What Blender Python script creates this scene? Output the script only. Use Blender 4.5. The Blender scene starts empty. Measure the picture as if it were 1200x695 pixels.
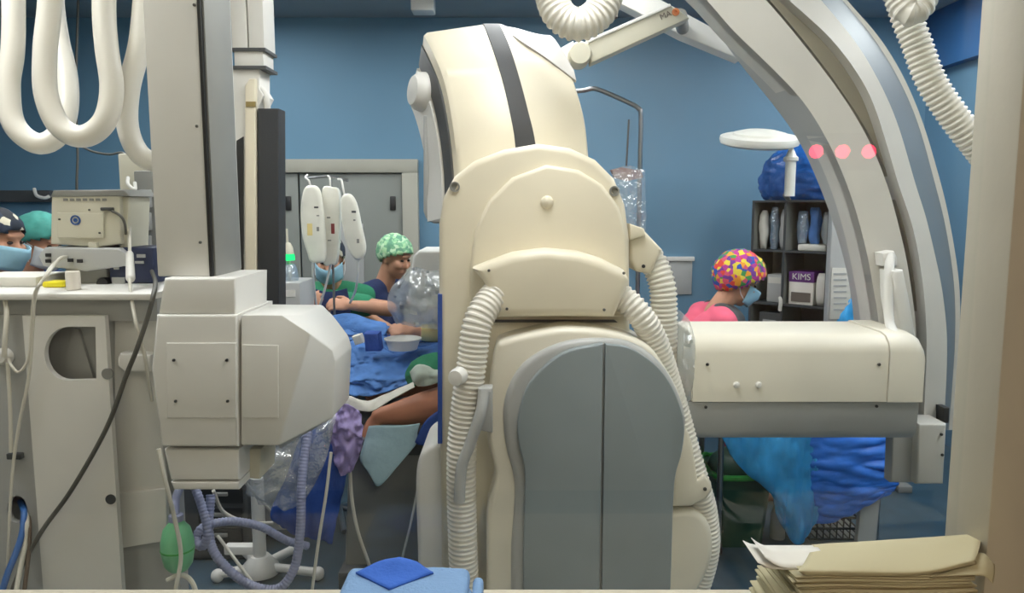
import bpy, bmesh, math, random
from mathutils import Vector, Matrix, noise

# ------------------------------------------------------------------ camera, world, lights
random.seed(7)
SC = bpy.context.scene
COL = SC.collection
FPX, CX, CY = 900.0, 600.0, 347.5          # focal length and centre for the 1200x695 frame
PITCH = math.radians(6.8)
CAMZ = 1.62
cd = bpy.data.cameras.new('camera'); cd.sensor_width = 36.0; cd.lens = 36.0 * FPX / 1200.0
cd.clip_start = 0.02
cam = bpy.data.objects.new('camera', cd); COL.objects.link(cam)
cam.location = (0, 0, CAMZ); cam.rotation_euler = (math.radians(90) - PITCH, 0, 0)
SC.camera = cam
SC.view_settings.view_transform = 'Standard'
SC.view_settings.look = 'None'
SC.view_settings.gamma = 1.0
SC.view_settings.use_curve_mapping = False
SC.view_settings.exposure = 0.0
w = bpy.data.worlds.new('world'); SC.world = w; w.use_nodes = True
w.node_tree.nodes['Background'].inputs[0].default_value = (0.55, 0.6, 0.65, 1)
w.node_tree.nodes['Background'].inputs[1].default_value = 0.05
PANEL_POWER = 15                          # ceiling panels of the procedure room
CTRL_POWER = 15                           # ceiling panel of the control room

ROOM = dict(x0=-4.3, x1=2.95, y0=1.30, y1=5.6, h=2.93)

# ------------------------------------------------------------------ helpers
def P(px, py, Y):
    """photo pixel -> world point on the plane y = Y"""
    dx = (px - CX) / FPX; dy = (CY - py) / FPX
    d = Vector((dx, math.cos(PITCH) + dy * math.sin(PITCH), -math.sin(PITCH) + dy * math.cos(PITCH)))
    return Vector((0, 0, CAMZ)) + d * (Y / d.y)
def M(n, Y): return n * Y / FPX            # n pixels at depth Y in metres

def lin(c):
    return tuple(((v / 255) / 12.92 if v / 255 <= 0.04045 else (((v / 255) + 0.055) / 1.055) ** 2.4) for v in c) + (1,)

def mat(name, rgb, rough=0.5, metal=0.0, var=0.06, vscale=6.0, bump=0.0, bscale=60.0, coat=0.0, emit=0.0, rgb2=None, spec=0.5):
    m = bpy.data.materials.new(name); m.use_nodes = True
    nt = m.node_tree; b = nt.nodes['Principled BSDF']
    b.inputs['Roughness'].default_value = rough; b.inputs['Metallic'].default_value = metal
    b.inputs['Coat Weight'].default_value = coat
    b.inputs['Specular IOR Level'].default_value = spec
    tc = nt.nodes.new('ShaderNodeTexCoord')
    n = nt.nodes.new('ShaderNodeTexNoise'); n.inputs['Scale'].default_value = vscale; n.inputs['Detail'].default_value = 4
    nt.links.new(tc.outputs['Object'], n.inputs['Vector'])
    r = nt.nodes.new('ShaderNodeValToRGB')
    c = lin(rgb); c2 = lin(rgb2) if rgb2 else tuple(min(1, v * (1 + var)) for v in c[:3]) + (1,)
    c1 = c if rgb2 else tuple(v * (1 - var) for v in c[:3]) + (1,)
    r.color_ramp.elements[0].position = 0.35; r.color_ramp.elements[1].position = 0.65
    r.color_ramp.elements[0].color = c1; r.color_ramp.elements[1].color = c2
    nt.links.new(n.outputs['Fac'], r.inputs['Fac']); nt.links.new(r.outputs['Color'], b.inputs['Base Color'])
    if bump:
        n2 = nt.nodes.new('ShaderNodeTexNoise'); n2.inputs['Scale'].default_value = bscale; n2.inputs['Detail'].default_value = 3
        nt.links.new(tc.outputs['Object'], n2.inputs['Vector'])
        bp = nt.nodes.new('ShaderNodeBump'); bp.inputs['Strength'].default_value = bump; bp.inputs['Distance'].default_value = 0.01
        nt.links.new(n2.outputs['Fac'], bp.inputs['Height']); nt.links.new(bp.outputs['Normal'], b.inputs['Normal'])
    if emit:
        b.inputs['Emission Color'].default_value = c; b.inputs['Emission Strength'].default_value = emit
    return m

def mat_clear(name, rgb, opacity=0.25, gloss=0.25, bscale=30.0, bump=0.6, rough=0.08):
    """crinkled clear plastic film: see-through, partly milky, shiny folds"""
    m = bpy.data.materials.new(name); m.use_nodes = True
    nt = m.node_tree; nt.nodes.clear()
    out = nt.nodes.new('ShaderNodeOutputMaterial')
    tr = nt.nodes.new('ShaderNodeBsdfTransparent'); df = nt.nodes.new('ShaderNodeBsdfDiffuse'); gl = nt.nodes.new('ShaderNodeBsdfGlossy')
    df.inputs[0].default_value = lin(rgb); gl.inputs['Roughness'].default_value = rough
    gl.inputs['Color'].default_value = (0.9, 0.9, 0.9, 1)
    tc = nt.nodes.new('ShaderNodeTexCoord'); n = nt.nodes.new('ShaderNodeTexNoise'); n.inputs['Scale'].default_value = bscale
    nt.links.new(tc.outputs['Object'], n.inputs['Vector'])
    bp = nt.nodes.new('ShaderNodeBump'); bp.inputs['Strength'].default_value = bump; bp.inputs['Distance'].default_value = 0.03
    nt.links.new(n.outputs['Fac'], bp.inputs['Height']); nt.links.new(bp.outputs['Normal'], gl.inputs['Normal'])
    m1 = nt.nodes.new('ShaderNodeMixShader'); m2 = nt.nodes.new('ShaderNodeMixShader')
    m1.inputs[0].default_value = opacity; m2.inputs[0].default_value = gloss
    nt.links.new(tr.outputs[0], m1.inputs[1]); nt.links.new(df.outputs[0], m1.inputs[2])
    nt.links.new(m1.outputs[0], m2.inputs[1]); nt.links.new(gl.outputs[0], m2.inputs[2])
    nt.links.new(m2.outputs[0], out.inputs[0])
    return m

def mat_pattern(name, cols, scale=30.0):
    """printed cap fabric: patches of several colours"""
    m = bpy.data.materials.new(name); m.use_nodes = True
    nt = m.node_tree; b = nt.nodes['Principled BSDF']; b.inputs['Roughness'].default_value = 0.85
    tc = nt.nodes.new('ShaderNodeTexCoord'); v = nt.nodes.new('ShaderNodeTexVoronoi'); v.inputs['Scale'].default_value = scale
    nt.links.new(tc.outputs['Object'], v.inputs['Vector'])
    sep = nt.nodes.new('ShaderNodeSeparateColor'); nt.links.new(v.outputs['Color'], sep.inputs[0])
    r = nt.nodes.new('ShaderNodeValToRGB'); r.color_ramp.interpolation = 'CONSTANT'
    els = r.color_ramp.elements
    while len(els) < len(cols): els.new(0.5)
    for i, c in enumerate(cols):
        els[i].position = i / len(cols); els[i].color = lin(c)
    nt.links.new(sep.outputs[0], r.inputs['Fac']); nt.links.new(r.outputs['Color'], b.inputs['Base Color'])
    return m

def new(): return bmesh.new()

def thicken(bm, d):
    """give an open sheet a second side and closed rims"""
    bm.normal_update(); fs = list(bm.faces); rim = [e for e in bm.edges if len(e.link_faces) == 1]
    twin = {v: bm.verts.new(v.co - v.normal * d) for v in list(bm.verts) if v.link_faces}
    for f in fs: bm.faces.new([twin[v] for v in reversed(f.verts)])
    for e in rim:
        a, b_ = e.verts
        try: bm.faces.new((a, b_, twin[b_], twin[a]))
        except ValueError: pass

def finish(name, bm, m, parent=None, smooth=40, solid=0.0):
    """link the bmesh as one mesh object; verts are world positions"""
    bmesh.ops.remove_doubles(bm, verts=bm.verts, dist=1e-5)
    if solid:
        bmesh.ops.recalc_face_normals(bm, faces=bm.faces)
        thicken(bm, solid)
    bmesh.ops.recalc_face_normals(bm, faces=bm.faces)
    if parent is not None:
        base = parent['_o'].copy() if False else ORI[parent.name]
    else:
        xs = [v.co for v in bm.verts]
        lo = Vector((min(v.x for v in xs), min(v.y for v in xs), min(v.z for v in xs)))
        hi = Vector((max(v.x for v in xs), max(v.y for v in xs), max(v.z for v in xs)))
        base = Vector(((lo.x + hi.x) / 2, (lo.y + hi.y) / 2, lo.z))
    for v in bm.verts: v.co -= base
    me = bpy.data.meshes.new(name); bm.to_mesh(me); bm.free()
    me.materials.append(m)
    for p in me.polygons: p.use_smooth = True
    if smooth < 180: me.set_sharp_from_angle(angle=math.radians(smooth))
    o = bpy.data.objects.new(name, me); COL.objects.link(o)
    if parent is not None:
        o.parent = parent; ORI[o.name] = base
    else:
        o.location = base; ORI[o.name] = base
    return o
ORI = {}

def tag(o, label, cat, group=None, kind=None):
    o['label'] = label; o['category'] = cat
    if group: o['group'] = group
    if kind: o['kind'] = kind
    return o
def struct(o, label=None, cat=None):
    o['kind'] = 'structure'
    if label: o['label'] = label
    if cat: o['category'] = cat
    return o
def thing(name, label, cat, base, group=None):
    o = bpy.data.objects.new(name, None); COL.objects.link(o)
    o.location = base; ORI[o.name] = Vector(base); o.empty_display_size = 0.05
    return tag(o, label, cat, group)

def cr(pts, n=8, closed=False):
    """Catmull-Rom through the points"""
    pts = [Vector(p) for p in pts]; out = []; L = len(pts)
    rng = L if closed else L - 1
    for i in range(rng):
        p0 = pts[(i - 1) % L] if closed or i > 0 else pts[0] * 2 - pts[1]
        p1 = pts[i]; p2 = pts[(i + 1) % L]
        p3 = pts[(i + 2) % L] if closed or i + 2 < L else pts[-1] * 2 - pts[-2]
        for k in range(n):
            t = k / n
            out.append(0.5 * ((2 * p1) + (p2 - p0) * t + (2 * p0 - 5 * p1 + 4 * p2 - p3) * t * t + (3 * p1 - p0 - 3 * p2 + p3) * t ** 3))
    if not closed: out.append(pts[-1])
    return out
def resample(pts, step):
    d = [0]
    for a, b in zip(pts, pts[1:]): d.append(d[-1] + (b - a).length)
    n = max(2, int(d[-1] / step)); out = []; j = 0
    for i in range(n + 1):
        s = d[-1] * i / n
        while j < len(d) - 2 and d[j + 1] < s: j += 1
        t = (s - d[j]) / max(1e-9, d[j + 1] - d[j]); out.append(pts[j].lerp(pts[j + 1], min(1, t)))
    return out

def loft(bm, rings, cap=True, closed_ring=True):
    vs = [[bm.verts.new(p) for p in r] for r in rings]
    n = len(vs[0])
    for a, b in zip(vs, vs[1:]):
        for i in range(n if closed_ring else n - 1):
            try: bm.faces.new((a[i], a[(i + 1) % n], b[(i + 1) % n], b[i]))
            except ValueError: pass
    if cap and closed_ring:
        for r in (vs[0], vs[-1]):
            try: bm.faces.new(r)
            except ValueError: pass
    return vs
def tube(bm, pts, r, seg=10, rf=None, cap=True):
    pts = [Vector(p) for p in pts]; rings = []; nrm = None
    for i, p in enumerate(pts):
        t = (pts[min(i + 1, len(pts) - 1)] - pts[max(i - 1, 0)]).normalized()
        if nrm is None:
            nrm = t.orthogonal().normalized()
        nrm = (nrm - t * nrm.dot(t)).normalized()
        b = t.cross(nrm)
        rr = rf(i) if rf else r
        rings.append([p + (nrm * math.cos(2 * math.pi * k / seg) + b * math.sin(2 * math.pi * k / seg)) * rr for k in range(seg)])
    return loft(bm, rings, cap)
def wire(bm, pts, r, seg=8, n=8): tube(bm, cr(pts, n), r, seg)
def hose(bm, pts, r, pitch=0.015, depth=0.12, seg=18):
    """corrugated hose: ribs are real rings"""
    p = resample(cr(pts, 16), pitch / 4)
    pat = (1.0, 1.0, 1 - depth, 1 - depth)
    tube(bm, p, r, seg, rf=lambda i: r * pat[i % 4])

def bevel(bm, edges, off, seg=3):
    edges = [e for e in edges if e.is_valid]
    if edges and off > 0:
        bmesh.ops.bevel(bm, geom=edges, offset=off, offset_type='OFFSET', segments=seg, profile=0.5, affect='EDGES', clamp_overlap=True)
def box(bm, lo, hi, bev=0.0, rot=None, seg=2, piv=None):
    lo = Vector(lo); hi = Vector(hi); c = (lo + hi) / 2; s = hi - lo
    t = new()
    bmesh.ops.create_cube(t, size=1.0)
    for v in t.verts: v.co = Vector((v.co.x * s.x, v.co.y * s.y, v.co.z * s.z))
    if bev: bevel(t, list(t.edges), bev, seg)
    R = rot.to_4x4() if rot else Matrix.Identity(4)
    for v in t.verts:
        v.co = (R @ v.co + c) if piv is None else (R @ (v.co + c - piv) + piv)
    merge(bm, t)
def merge(bm, t):
    mp = {v: bm.verts.new(v.co) for v in t.verts}
    for f in t.faces:
        try: bm.faces.new([mp[v] for v in f.verts])
        except ValueError: pass
    t.free()
def pxbox(bm, x0, y0, x1, y1, Y, depth, bev=0.0, rot=None, seg=2):
    """box whose front face, at depth Y, spans the pixel rectangle"""
    a = P((x0 + x1) / 2 - (x1 - x0) / 2, (y0 + y1) / 2, Y); b = P(x1, (y0 + y1) / 2, Y)
    zt = P((x0 + x1) / 2, y0, Y).z; zb = P((x0 + x1) / 2, y1, Y).z
    box(bm, (a.x, Y, zb), (b.x, Y + depth, zt), bev, rot, seg)
def prism(bm, pts, depth, bev=0.0, seg=3, back_bev=0.0, off=Vector((0, 1, 0))):
    """front polygon (world points) pushed back by depth along off, front rim rounded"""
    t = new()
    n = len(pts)
    f = [t.verts.new(p) for p in pts]; k = [t.verts.new(Vector(p) + off * depth) for p in pts]
    ff = t.faces.new(f); fb = t.faces.new(k)
    for i in range(n): t.faces.new((f[i], f[(i + 1) % n], k[(i + 1) % n], k[i]))
    bmesh.ops.recalc_face_normals(t, faces=t.faces)
    if bev: bevel(t, list(ff.edges), bev, seg)
    if back_bev and fb.is_valid: bevel(t, list(fb.edges), back_bev, seg)
    merge(bm, t)
def pprism(bm, pix, Y, depth, bev=0.0, smooth=0, seg=3):
    pts = [P(x, y, Y) for x, y in pix]
    if smooth: pts = cr(pts, smooth, True)
    prism(bm, pts, depth, bev, seg)
def plate(bm, outer, holes, depth):
    """flat plate with holes, world points in a y = const plane"""
    t = new(); es = []
    for loop in [outer] + holes:
        vs = [t.verts.new(p) for p in loop]
        es += [t.edges.new((vs[i], vs[(i + 1) % len(vs)])) for i in range(len(vs))]
    r = bmesh.ops.triangle_fill(t, use_beauty=True, use_dissolve=False, edges=es)
    fs = [g for g in t.faces]
    e = bmesh.ops.extrude_face_region(t, geom=fs)
    for v in [g for g in e['geom'] if isinstance(g, bmesh.types.BMVert)]: v.co.y += depth
    merge(bm, t)
def lathe(bm, prof, origin, axis=(0, 0, 1), seg=24):
    a = Vector(axis).normalized(); u = a.orthogonal().normalized(); v = a.cross(u); o = Vector(origin)
    loft(bm, [[o + a * h + (u * math.cos(2 * math.pi * k / seg) + v * math.sin(2 * math.pi * k / seg)) * max(r, 1e-4) for k in range(seg)] for r, h in prof])
def ell(bm, c, r, R=None, u=20, v=12):
    mtx = Matrix.Translation(Vector(c)) @ (R.to_4x4() if R else Matrix.Identity(4)) @ Matrix.Diagonal((r[0], r[1], r[2], 1))
    bmesh.ops.create_uvsphere(bm, u_segments=u, v_segments=v, radius=1, matrix=mtx)
def capsule(bm, p1, p2, r1, r2, seg=12):
    p1 = Vector(p1); p2 = Vector(p2); a = p2 - p1
    if a.length < 1e-6: a = Vector((0, 0, 1e-4))
    d = a.normalized(); u = d.orthogonal().normalized(); v = d.cross(u); rings = []
    for k in range(4): th = math.pi / 2 * (1 - k / 3.0); rings.append((p1 - d * r1 * math.sin(th), max(r1 * math.cos(th), 1e-3)))
    for k in range(4): th = math.pi / 2 * (k / 3.0); rings.append((p2 + d * r2 * math.sin(th), max(r2 * math.cos(th), 1e-3)))
    loft(bm, [[c + (u * math.cos(2 * math.pi * k / seg) + v * math.sin(2 * math.pi * k / seg)) * r for k in range(seg)] for c, r in rings])
def patch(bm, rows, nu=8, nv=8, amp=0.0, freq=8.0, seed=0, an=(1, 1, 1)):
    """cloth-like surface through rows of (px, py, Y); wrinkles pushed along y and z"""
    rr = [cr([P(*p) for p in r], nu) for r in rows]
    cols = list(zip(*rr)); cc = [cr(list(c), nv) for c in cols]
    g = [list(r) for r in zip(*cc)]
    for r in g:
        for p in r:
            q = Vector((p.x * an[0], p.y * an[1], p.z * an[2])) * freq + Vector((seed * 3.1, seed * 1.7, 0))
            a = 1 - abs(noise.noise(q)) * 2; b = (1 - abs(noise.noise(q * 2.3)) * 2) + .5 * (1 - abs(noise.noise(q * 4.9)) * 2)
            p.y += amp * (a + 0.5 * b); p.z += amp * 0.5 * noise.noise(q + Vector((9, 9, 9)))
    loft(bm, g, closed_ring=False)
def screw(parent, px, py, Y, r=0.005, m=None):
    b = new(); lathe(b, [(0, 0), (r, 0), (r, 0.004), (r * 0.6, 0.006), (0, 0.006)], P(px, py, Y), (0, -1, 0), 10)
    return finish('screw', b, m or MT['dark'], parent)
def text_mesh(s, size, loc, m, name, parent, rot=None, depth=0.001):
    c = bpy.data.curves.new('lettering', 'FONT'); c.body = s; c.size = size; c.extrude = depth; c.align_x = 'CENTER'; c.align_y = 'CENTER'
    o = bpy.data.objects.new('lettering_tmp', c); COL.objects.link(o)
    dg = bpy.context.evaluated_depsgraph_get(); me = bpy.data.meshes.new_from_object(o.evaluated_get(dg))
    bpy.data.objects.remove(o); bpy.data.curves.remove(c)
    b = new(); b.from_mesh(me); bpy.data.meshes.remove(me)
    R = (rot or Matrix.Rotation(math.radians(90), 3, 'X')).to_4x4()
    for v in b.verts: v.co = R @ v.co + Vector(loc)
    return finish(name, b, m, parent)

MT = {}
def defmats():
    D = MT
    D['wall'] = mat('wall_blue', (100, 140, 167), 0.6, var=0.04, vscale=1.5)
    D['soffit'] = mat('soffit_blue', (48, 98, 150), 0.6, var=0.04)
    D['ceil'] = mat('ceiling_paint', (150, 160, 166), 0.8, var=0.03)
    D['floor'] = mat('vinyl_floor', (52, 76, 92), 0.35, var=0.15, vscale=9)
    D['ctrl'] = mat('control_wall', (196, 186, 164), 0.7, var=0.04, bump=0.05)
    D['frame'] = mat('frame_beige', (190, 182, 163), 0.5, var=0.03, bump=0.03)
    D['white'] = mat('white_plastic', (226, 224, 219), 0.4, var=0.025)
    D['cream'] = mat('cream_plastic', (228, 219, 197), 0.38, var=0.03)
    D['armw'] = mat('arm_paint', (227, 221, 205), 0.38, var=0.03)
    D['arcw'] = mat('arc_paint', (206, 203, 196), 0.35, var=0.03)
    D['lgrey'] = mat('light_grey_paint', (176, 177, 176), 0.4, var=0.03)
    D['grey'] = mat('grey_panel', (134, 144, 148), 0.42, var=0.04)
    D['mgrey'] = mat('mid_grey', (136, 136, 132), 0.5, var=0.05)
    D['dgrey'] = mat('dark_grey', (70, 72, 74), 0.5, var=0.08)
    D['dark'] = mat('black_plastic', (30, 31, 34), 0.45, var=0.15)
    D['rail'] = mat('charcoal_strip', (48, 50, 54), 0.6, var=0.1, bump=0.1, bscale=200)
    D['metal'] = mat('steel', (150, 152, 155), 0.28, 1.0, var=0.05)
    D['hose'] = mat('hose_white', (228, 224, 214), 0.32, var=0.03)
    D['screwg'] = mat('screw_grey', (95, 95, 92), 0.4, 0.6)
    D['navy'] = mat('navy_cloth', (32, 48, 92), 0.85, var=0.15, bump=0.3)
    D['drape'] = mat('blue_drape', (74, 122, 188), 0.75, var=0.14, vscale=14, bump=0.35, bscale=45)
    D['drape2'] = mat('dark_blue_drape', (40, 78, 160), 0.75, var=0.16, vscale=10, bump=0.3)
    D['sheet'] = mat('bright_blue_film', (46, 120, 222), 0.45, var=0.12, vscale=12, bump=0.25, bscale=30)
    D['sky'] = mat('sky_blue_film', (56, 164, 230), 0.45, var=0.14, vscale=10, bump=0.25, bscale=30)
    D['pad'] = mat('pale_blue_pad', (168, 198, 208), 0.85, var=0.05, bump=0.15)
    D['lav'] = mat('lavender_tube', (150, 156, 188), 0.35, var=0.05)
    D['purple'] = mat('purple_film', (172, 156, 212), 0.5, var=0.2, vscale=20)
    D['green'] = mat('green_cloth', (38, 128, 92), 0.85, var=0.12, bump=0.2)
    D['bag_green'] = mat('green_bag', (110, 190, 140), 0.35, var=0.06)
    D['bin'] = mat('dark_green_bin', (26, 74, 58), 0.5, var=0.12)
    D['lime'] = mat('green_liner', (52, 160, 66), 0.35, var=0.15, vscale=20)
    D['door'] = mat('door_grey', (128, 132, 128), 0.55, var=0.04, vscale=2)
    D['doorframe'] = mat('door_frame', (168, 166, 154), 0.5, var=0.04)
    D['iv'] = mat('iv_fluid_bag', (226, 224, 212), 0.3, var=0.05, vscale=15, bump=0.15, bscale=25)
    D['paper'] = mat('paper_white', (214, 211, 202), 0.85, var=0.03)
    D['sheetp'] = mat('sheet_cream', (184, 175, 142), 0.85, var=0.05, vscale=3)
    D['skin'] = mat('skin_light', (198, 146, 118), 0.6, var=0.06, vscale=12)
    D['skin2'] = mat('skin_tan', (190, 126, 96), 0.6, var=0.1, vscale=10)
    D['eye'] = mat('eye_dark', (36, 26, 22), 0.2)
    D['lip'] = mat('lip_colour', (160, 96, 86), 0.5)
    D['hair'] = mat('dark_hair', (46, 34, 28), 0.7, bump=0.4, bscale=120)
    D['mask'] = mat('mask_blue', (150, 194, 214), 0.85, var=0.05, bump=0.15)
    D['maskw'] = mat('mask_white', (216, 220, 222), 0.85, var=0.04)
    D['pink'] = mat('pink_scrub', (240, 104, 132), 0.85, var=0.06)
    D['teal'] = mat('teal_cap', (66, 142, 132), 0.85, var=0.15, vscale=18)
    D['glove'] = mat('glove_latex', (226, 196, 170), 0.5, var=0.06)
    D['cuff'] = mat('yellow_cuff', (228, 206, 140), 0.8, var=0.08)
    D['gown'] = mat('gown_pale', (196, 208, 196), 0.85, var=0.06)
    D['yellow'] = mat('yellow_plastic', (236, 222, 40), 0.45)
    D['cable_w'] = mat('cable_white', (216, 212, 200), 0.4)
    D['cable_g'] = mat('cable_grey', (92, 90, 84), 0.5)
    D['cable_b'] = mat('cable_blue', (62, 110, 180), 0.4)
    D['cable_br'] = mat('cable_brown', (100, 84, 72), 0.5)
    D['cup'] = mat('white_cup', (236, 230, 220), 0.5)
    D['device'] = mat('device_beige', (206, 202, 184), 0.5, var=0.04)
    D['navydev'] = mat('navy_device', (34, 44, 76), 0.5, var=0.2, vscale=20)
    D['logo'] = mat('logo_blue', (40, 84, 150), 0.5)
    D['orange'] = mat('orange_print', (214, 132, 84), 0.6)
    D['printg'] = mat('print_grey', (110, 100, 92), 0.6)
    D['printp'] = mat('box_purple', (110, 50, 130), 0.6, var=0.1)
    D['shelf'] = mat('shelf_grey', (124, 126, 122), 0.6, var=0.05)
    D['shelf_edge'] = mat('shelf_edge', (58, 62, 66), 0.6)
    D['clear'] = mat_clear('clear_film', (225, 230, 232), 0.22, 0.2)
    D['clear2'] = mat_clear('milky_film', (215, 222, 226), 0.4, 0.18)
    D['clearb'] = mat_clear('blue_tint_film', (150, 180, 210), 0.4, 0.22)
    D['tubeclear'] = mat('clear_tube', (206, 208, 204), 0.25)
    D['blood'] = mat('red_tube', (140, 60, 60), 0.4)
    D['lamp'] = mat('lamp_white', (240, 238, 228), 0.35)
    D['cap_multi'] = mat_pattern('rainbow_cap', [(222, 70, 60), (240, 160, 50), (236, 210, 70), (70, 150, 80), (50, 90, 180), (190, 60, 150), (220, 90, 120), (120, 60, 150)], 42)
    D['cap_flower'] = mat_pattern('flower_cap', [(150, 206, 160), (176, 220, 170), (120, 180, 140), (196, 226, 190), (104, 160, 130)], 60)
    D['cap_dark'] = mat_pattern('dark_print_cap', [(30, 38, 52), (40, 52, 70), (36, 40, 48), (58, 60, 60), (206, 200, 180), (34, 44, 64), (44, 50, 60)], 26)
    D['clothb'] = mat('light_blue_cloth', (122, 156, 196), 0.9, var=0.05, bump=0.3, bscale=160)
    D['clothd'] = mat('royal_blue_cloth', (48, 98, 190), 0.85, var=0.06, bump=0.25, bscale=90)
    # glass pane of the control-room window
    m = bpy.data.materials.new('window_glass'); m.use_nodes = True; nt = m.node_tree; nt.nodes.clear()
    o = nt.nodes.new('ShaderNodeOutputMaterial'); t = nt.nodes.new('ShaderNodeBsdfTransparent'); g = nt.nodes.new('ShaderNodeBsdfGlossy')
    t.inputs[0].default_value = (0.97, 0.985, 0.98, 1); g.inputs['Roughness'].default_value = 0.0
    x = nt.nodes.new('ShaderNodeMixShader'); x.inputs[0].default_value = 0.03
    nt.links.new(t.outputs[0], x.inputs[1]); nt.links.new(g.outputs[0], x.inputs[2]); nt.links.new(x.outputs[0], o.inputs[0])
    D['glass'] = m
    def em(name, rgb, st):
        mm = bpy.data.materials.new(name); mm.use_nodes = True; n = mm.node_tree; n.nodes.clear()
        oo = n.nodes.new('ShaderNodeOutputMaterial'); e = n.nodes.new('ShaderNodeEmission')
        e.inputs[0].default_value = lin(rgb); e.inputs[1].default_value = st; n.links.new(e.outputs[0], oo.inputs[0]); return mm
    D['panel'] = em('panel_light', (252, 252, 252), PANEL_POWER)
    D['panelc'] = em('control_light', (255, 242, 220), CTRL_POWER)
    D['led'] = em('red_led', (255, 36, 84), 32)
    D['beacon'] = em('green_beacon', (40, 240, 130), 1.6)
defmats()

# ------------------------------------------------------------------ the setting
def sbox(name, lo, hi, m, label=None, bev=0.0):
    b = new(); box(b, lo, hi, bev); o = finish(name, b, m); return struct(o, label)
R = ROOM
sbox('floor', (R['x0'] - .1, -1.7, -0.1), (R['x1'] + .1, R['y1'] + .1, 0), MT['floor'], 'dark blue-grey vinyl floor')
sbox('ceiling', (R['x0'] - .1, R['y0'] - .02, R['h']), (R['x1'] + .1, R['y1'] + .1, R['h'] + .1), MT['ceil'], 'grey ceiling of the procedure room')
sbox('wall_back', (R['x0'] - .1, R['y1'], 0), (R['x1'] + .1, R['y1'] + .1, R['h']), MT['wall'], 'plain blue back wall')
sbox('wall_left', (R['x0'] - .1, -1.7, 0), (R['x0'], R['y1'], R['h']), MT['wall'], 'plain blue side wall')
sbox('wall_right', (R['x1'], 1.30, 0), (R['x1'] + .1, R['y1'], R['h']), MT['wall'], 'plain blue side wall by the supply shelf')
sbox('trim_1', (R['x1'] - .07, 1.30, 2.54), (R['x1'], R['y1'], R['h']), MT['soffit'], 'dark blue soffit along the side wall')
# control-room window wall
GY0, GY1 = 1.21, 1.30
JX = P(1150, 0, GY1).x                                # window edge seen in the photo
SZ = P(700, 690, 1.305).z                              # sill height
WL, WT = -1.15, 2.25
sbox('wall_front', (R['x0'], GY0, 0), (R['x1'], GY1, SZ - 0.03), MT['ctrl'], 'control room wall below the window')
b = new(); box(b, (JX + .075, GY0 + .01, SZ - .03), (R['x1'], GY1, R['h'])); struct(finish('wall_front_side', b, MT['ctrl']), 'control room wall beside the window')
b = new(); box(b, (R['x0'], GY0 + .01, SZ - .03), (WL - .075, GY1, R['h'])); struct(finish('wall_front_end', b, MT['ctrl']), 'control room wall at the other side of the window')
b = new(); box(b, (WL - .075, GY0 + .01, WT + .075), (JX + .075, GY1, R['h'])); struct(finish('wall_front_top', b, MT['ctrl']), 'control room wall above the window')
wf = bpy.data.objects.new('window_1', None); COL.objects.link(wf); wf.location = (0, GY0, SZ); ORI['window_1'] = Vector((0, GY0, SZ))
struct(wf, 'beige framed viewing window of the control room')
for nm, lo, hi in (('jamb', (JX, GY0 - .03, SZ), (JX + .062, GY1, WT)), ('jamb', (WL - .062, GY0 - .03, SZ), (WL, GY1, WT)),
                   ('window_head', (WL - .062, GY0 - .03, WT), (JX + .062, GY1, WT + .062))):
    b = new(); box(b, lo, hi, 0.004); finish(nm, b, MT['frame'], wf)
b = new(); box(b, (JX + .066, GY0 - .012, SZ), (JX + .16, GY0 + .012, WT + .07), 0.003); finish('casing', b, MT['frame'], wf)
b = new(); box(b, (WL - .1, 0.88, SZ - .03), (JX + .16, GY1 + .005, SZ), 0.004); finish('window_sill', b, MT['frame'], wf)
b = new(); box(b, (WL, 1.262, SZ), (JX, 1.266, WT)); finish('pane', b, MT['glass'], wf)
# control room shell
sbox('wall_control_back', (R['x0'], -1.8, 0), (R['x1'] + .1, -1.7, 2.7), MT['ctrl'], 'rear wall of the control room')
sbox('wall_control_right', (R['x1'], -1.7, 0), (R['x1'] + .1, 1.30, 2.7), MT['ctrl'], 'side wall of the control room')
sbox('ceiling_control', (R['x0'], -1.8, 2.7), (R['x1'] + .1, GY0 + .02, 2.8), MT['ceil'], 'control room ceiling')
# ceiling light panels
def light_panel(x, y, z, sx, sy, m, label, grp=None):
    t = thing('ceiling_light', label, 'light panel', (x, y, z - .03), grp)
    b = new()
    for lo, hi in (((-sx, -sy), (sx, -sy + .03)), ((-sx, sy - .03), (sx, sy)), ((-sx, -sy + .03), (-sx + .03, sy - .03)), ((sx - .03, -sy + .03), (sx, sy - .03))):
        box(b, (x + lo[0], y + lo[1], z - .03), (x + hi[0], y + hi[1], z))
    finish('frame', b, MT['white'], t)
    b = new(); box(b, (x - sx + .03, y - sy + .03, z - .022), (x + sx - .03, y + sy - .03, z - .002)); finish('diffuser', b, m, t)
for y in (1.95, 3.5, 4.7):
    for x in (-1.75, 0.15, 2.25):
        light_panel(x, y, R['h'], .3, .3 if y > 4.5 else .58, MT['panel'], 'square white light panel in the ceiling by the blue back wall' if y > 4.5 else 'long white light panel in the procedure room ceiling',
                    'light panels by the back wall' if y > 4.5 else 'long ceiling panels')
light_panel(0.6, -0.7, 2.7, .3, .6, MT['panelc'], 'dim warm light panel in the control room ceiling')
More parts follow.
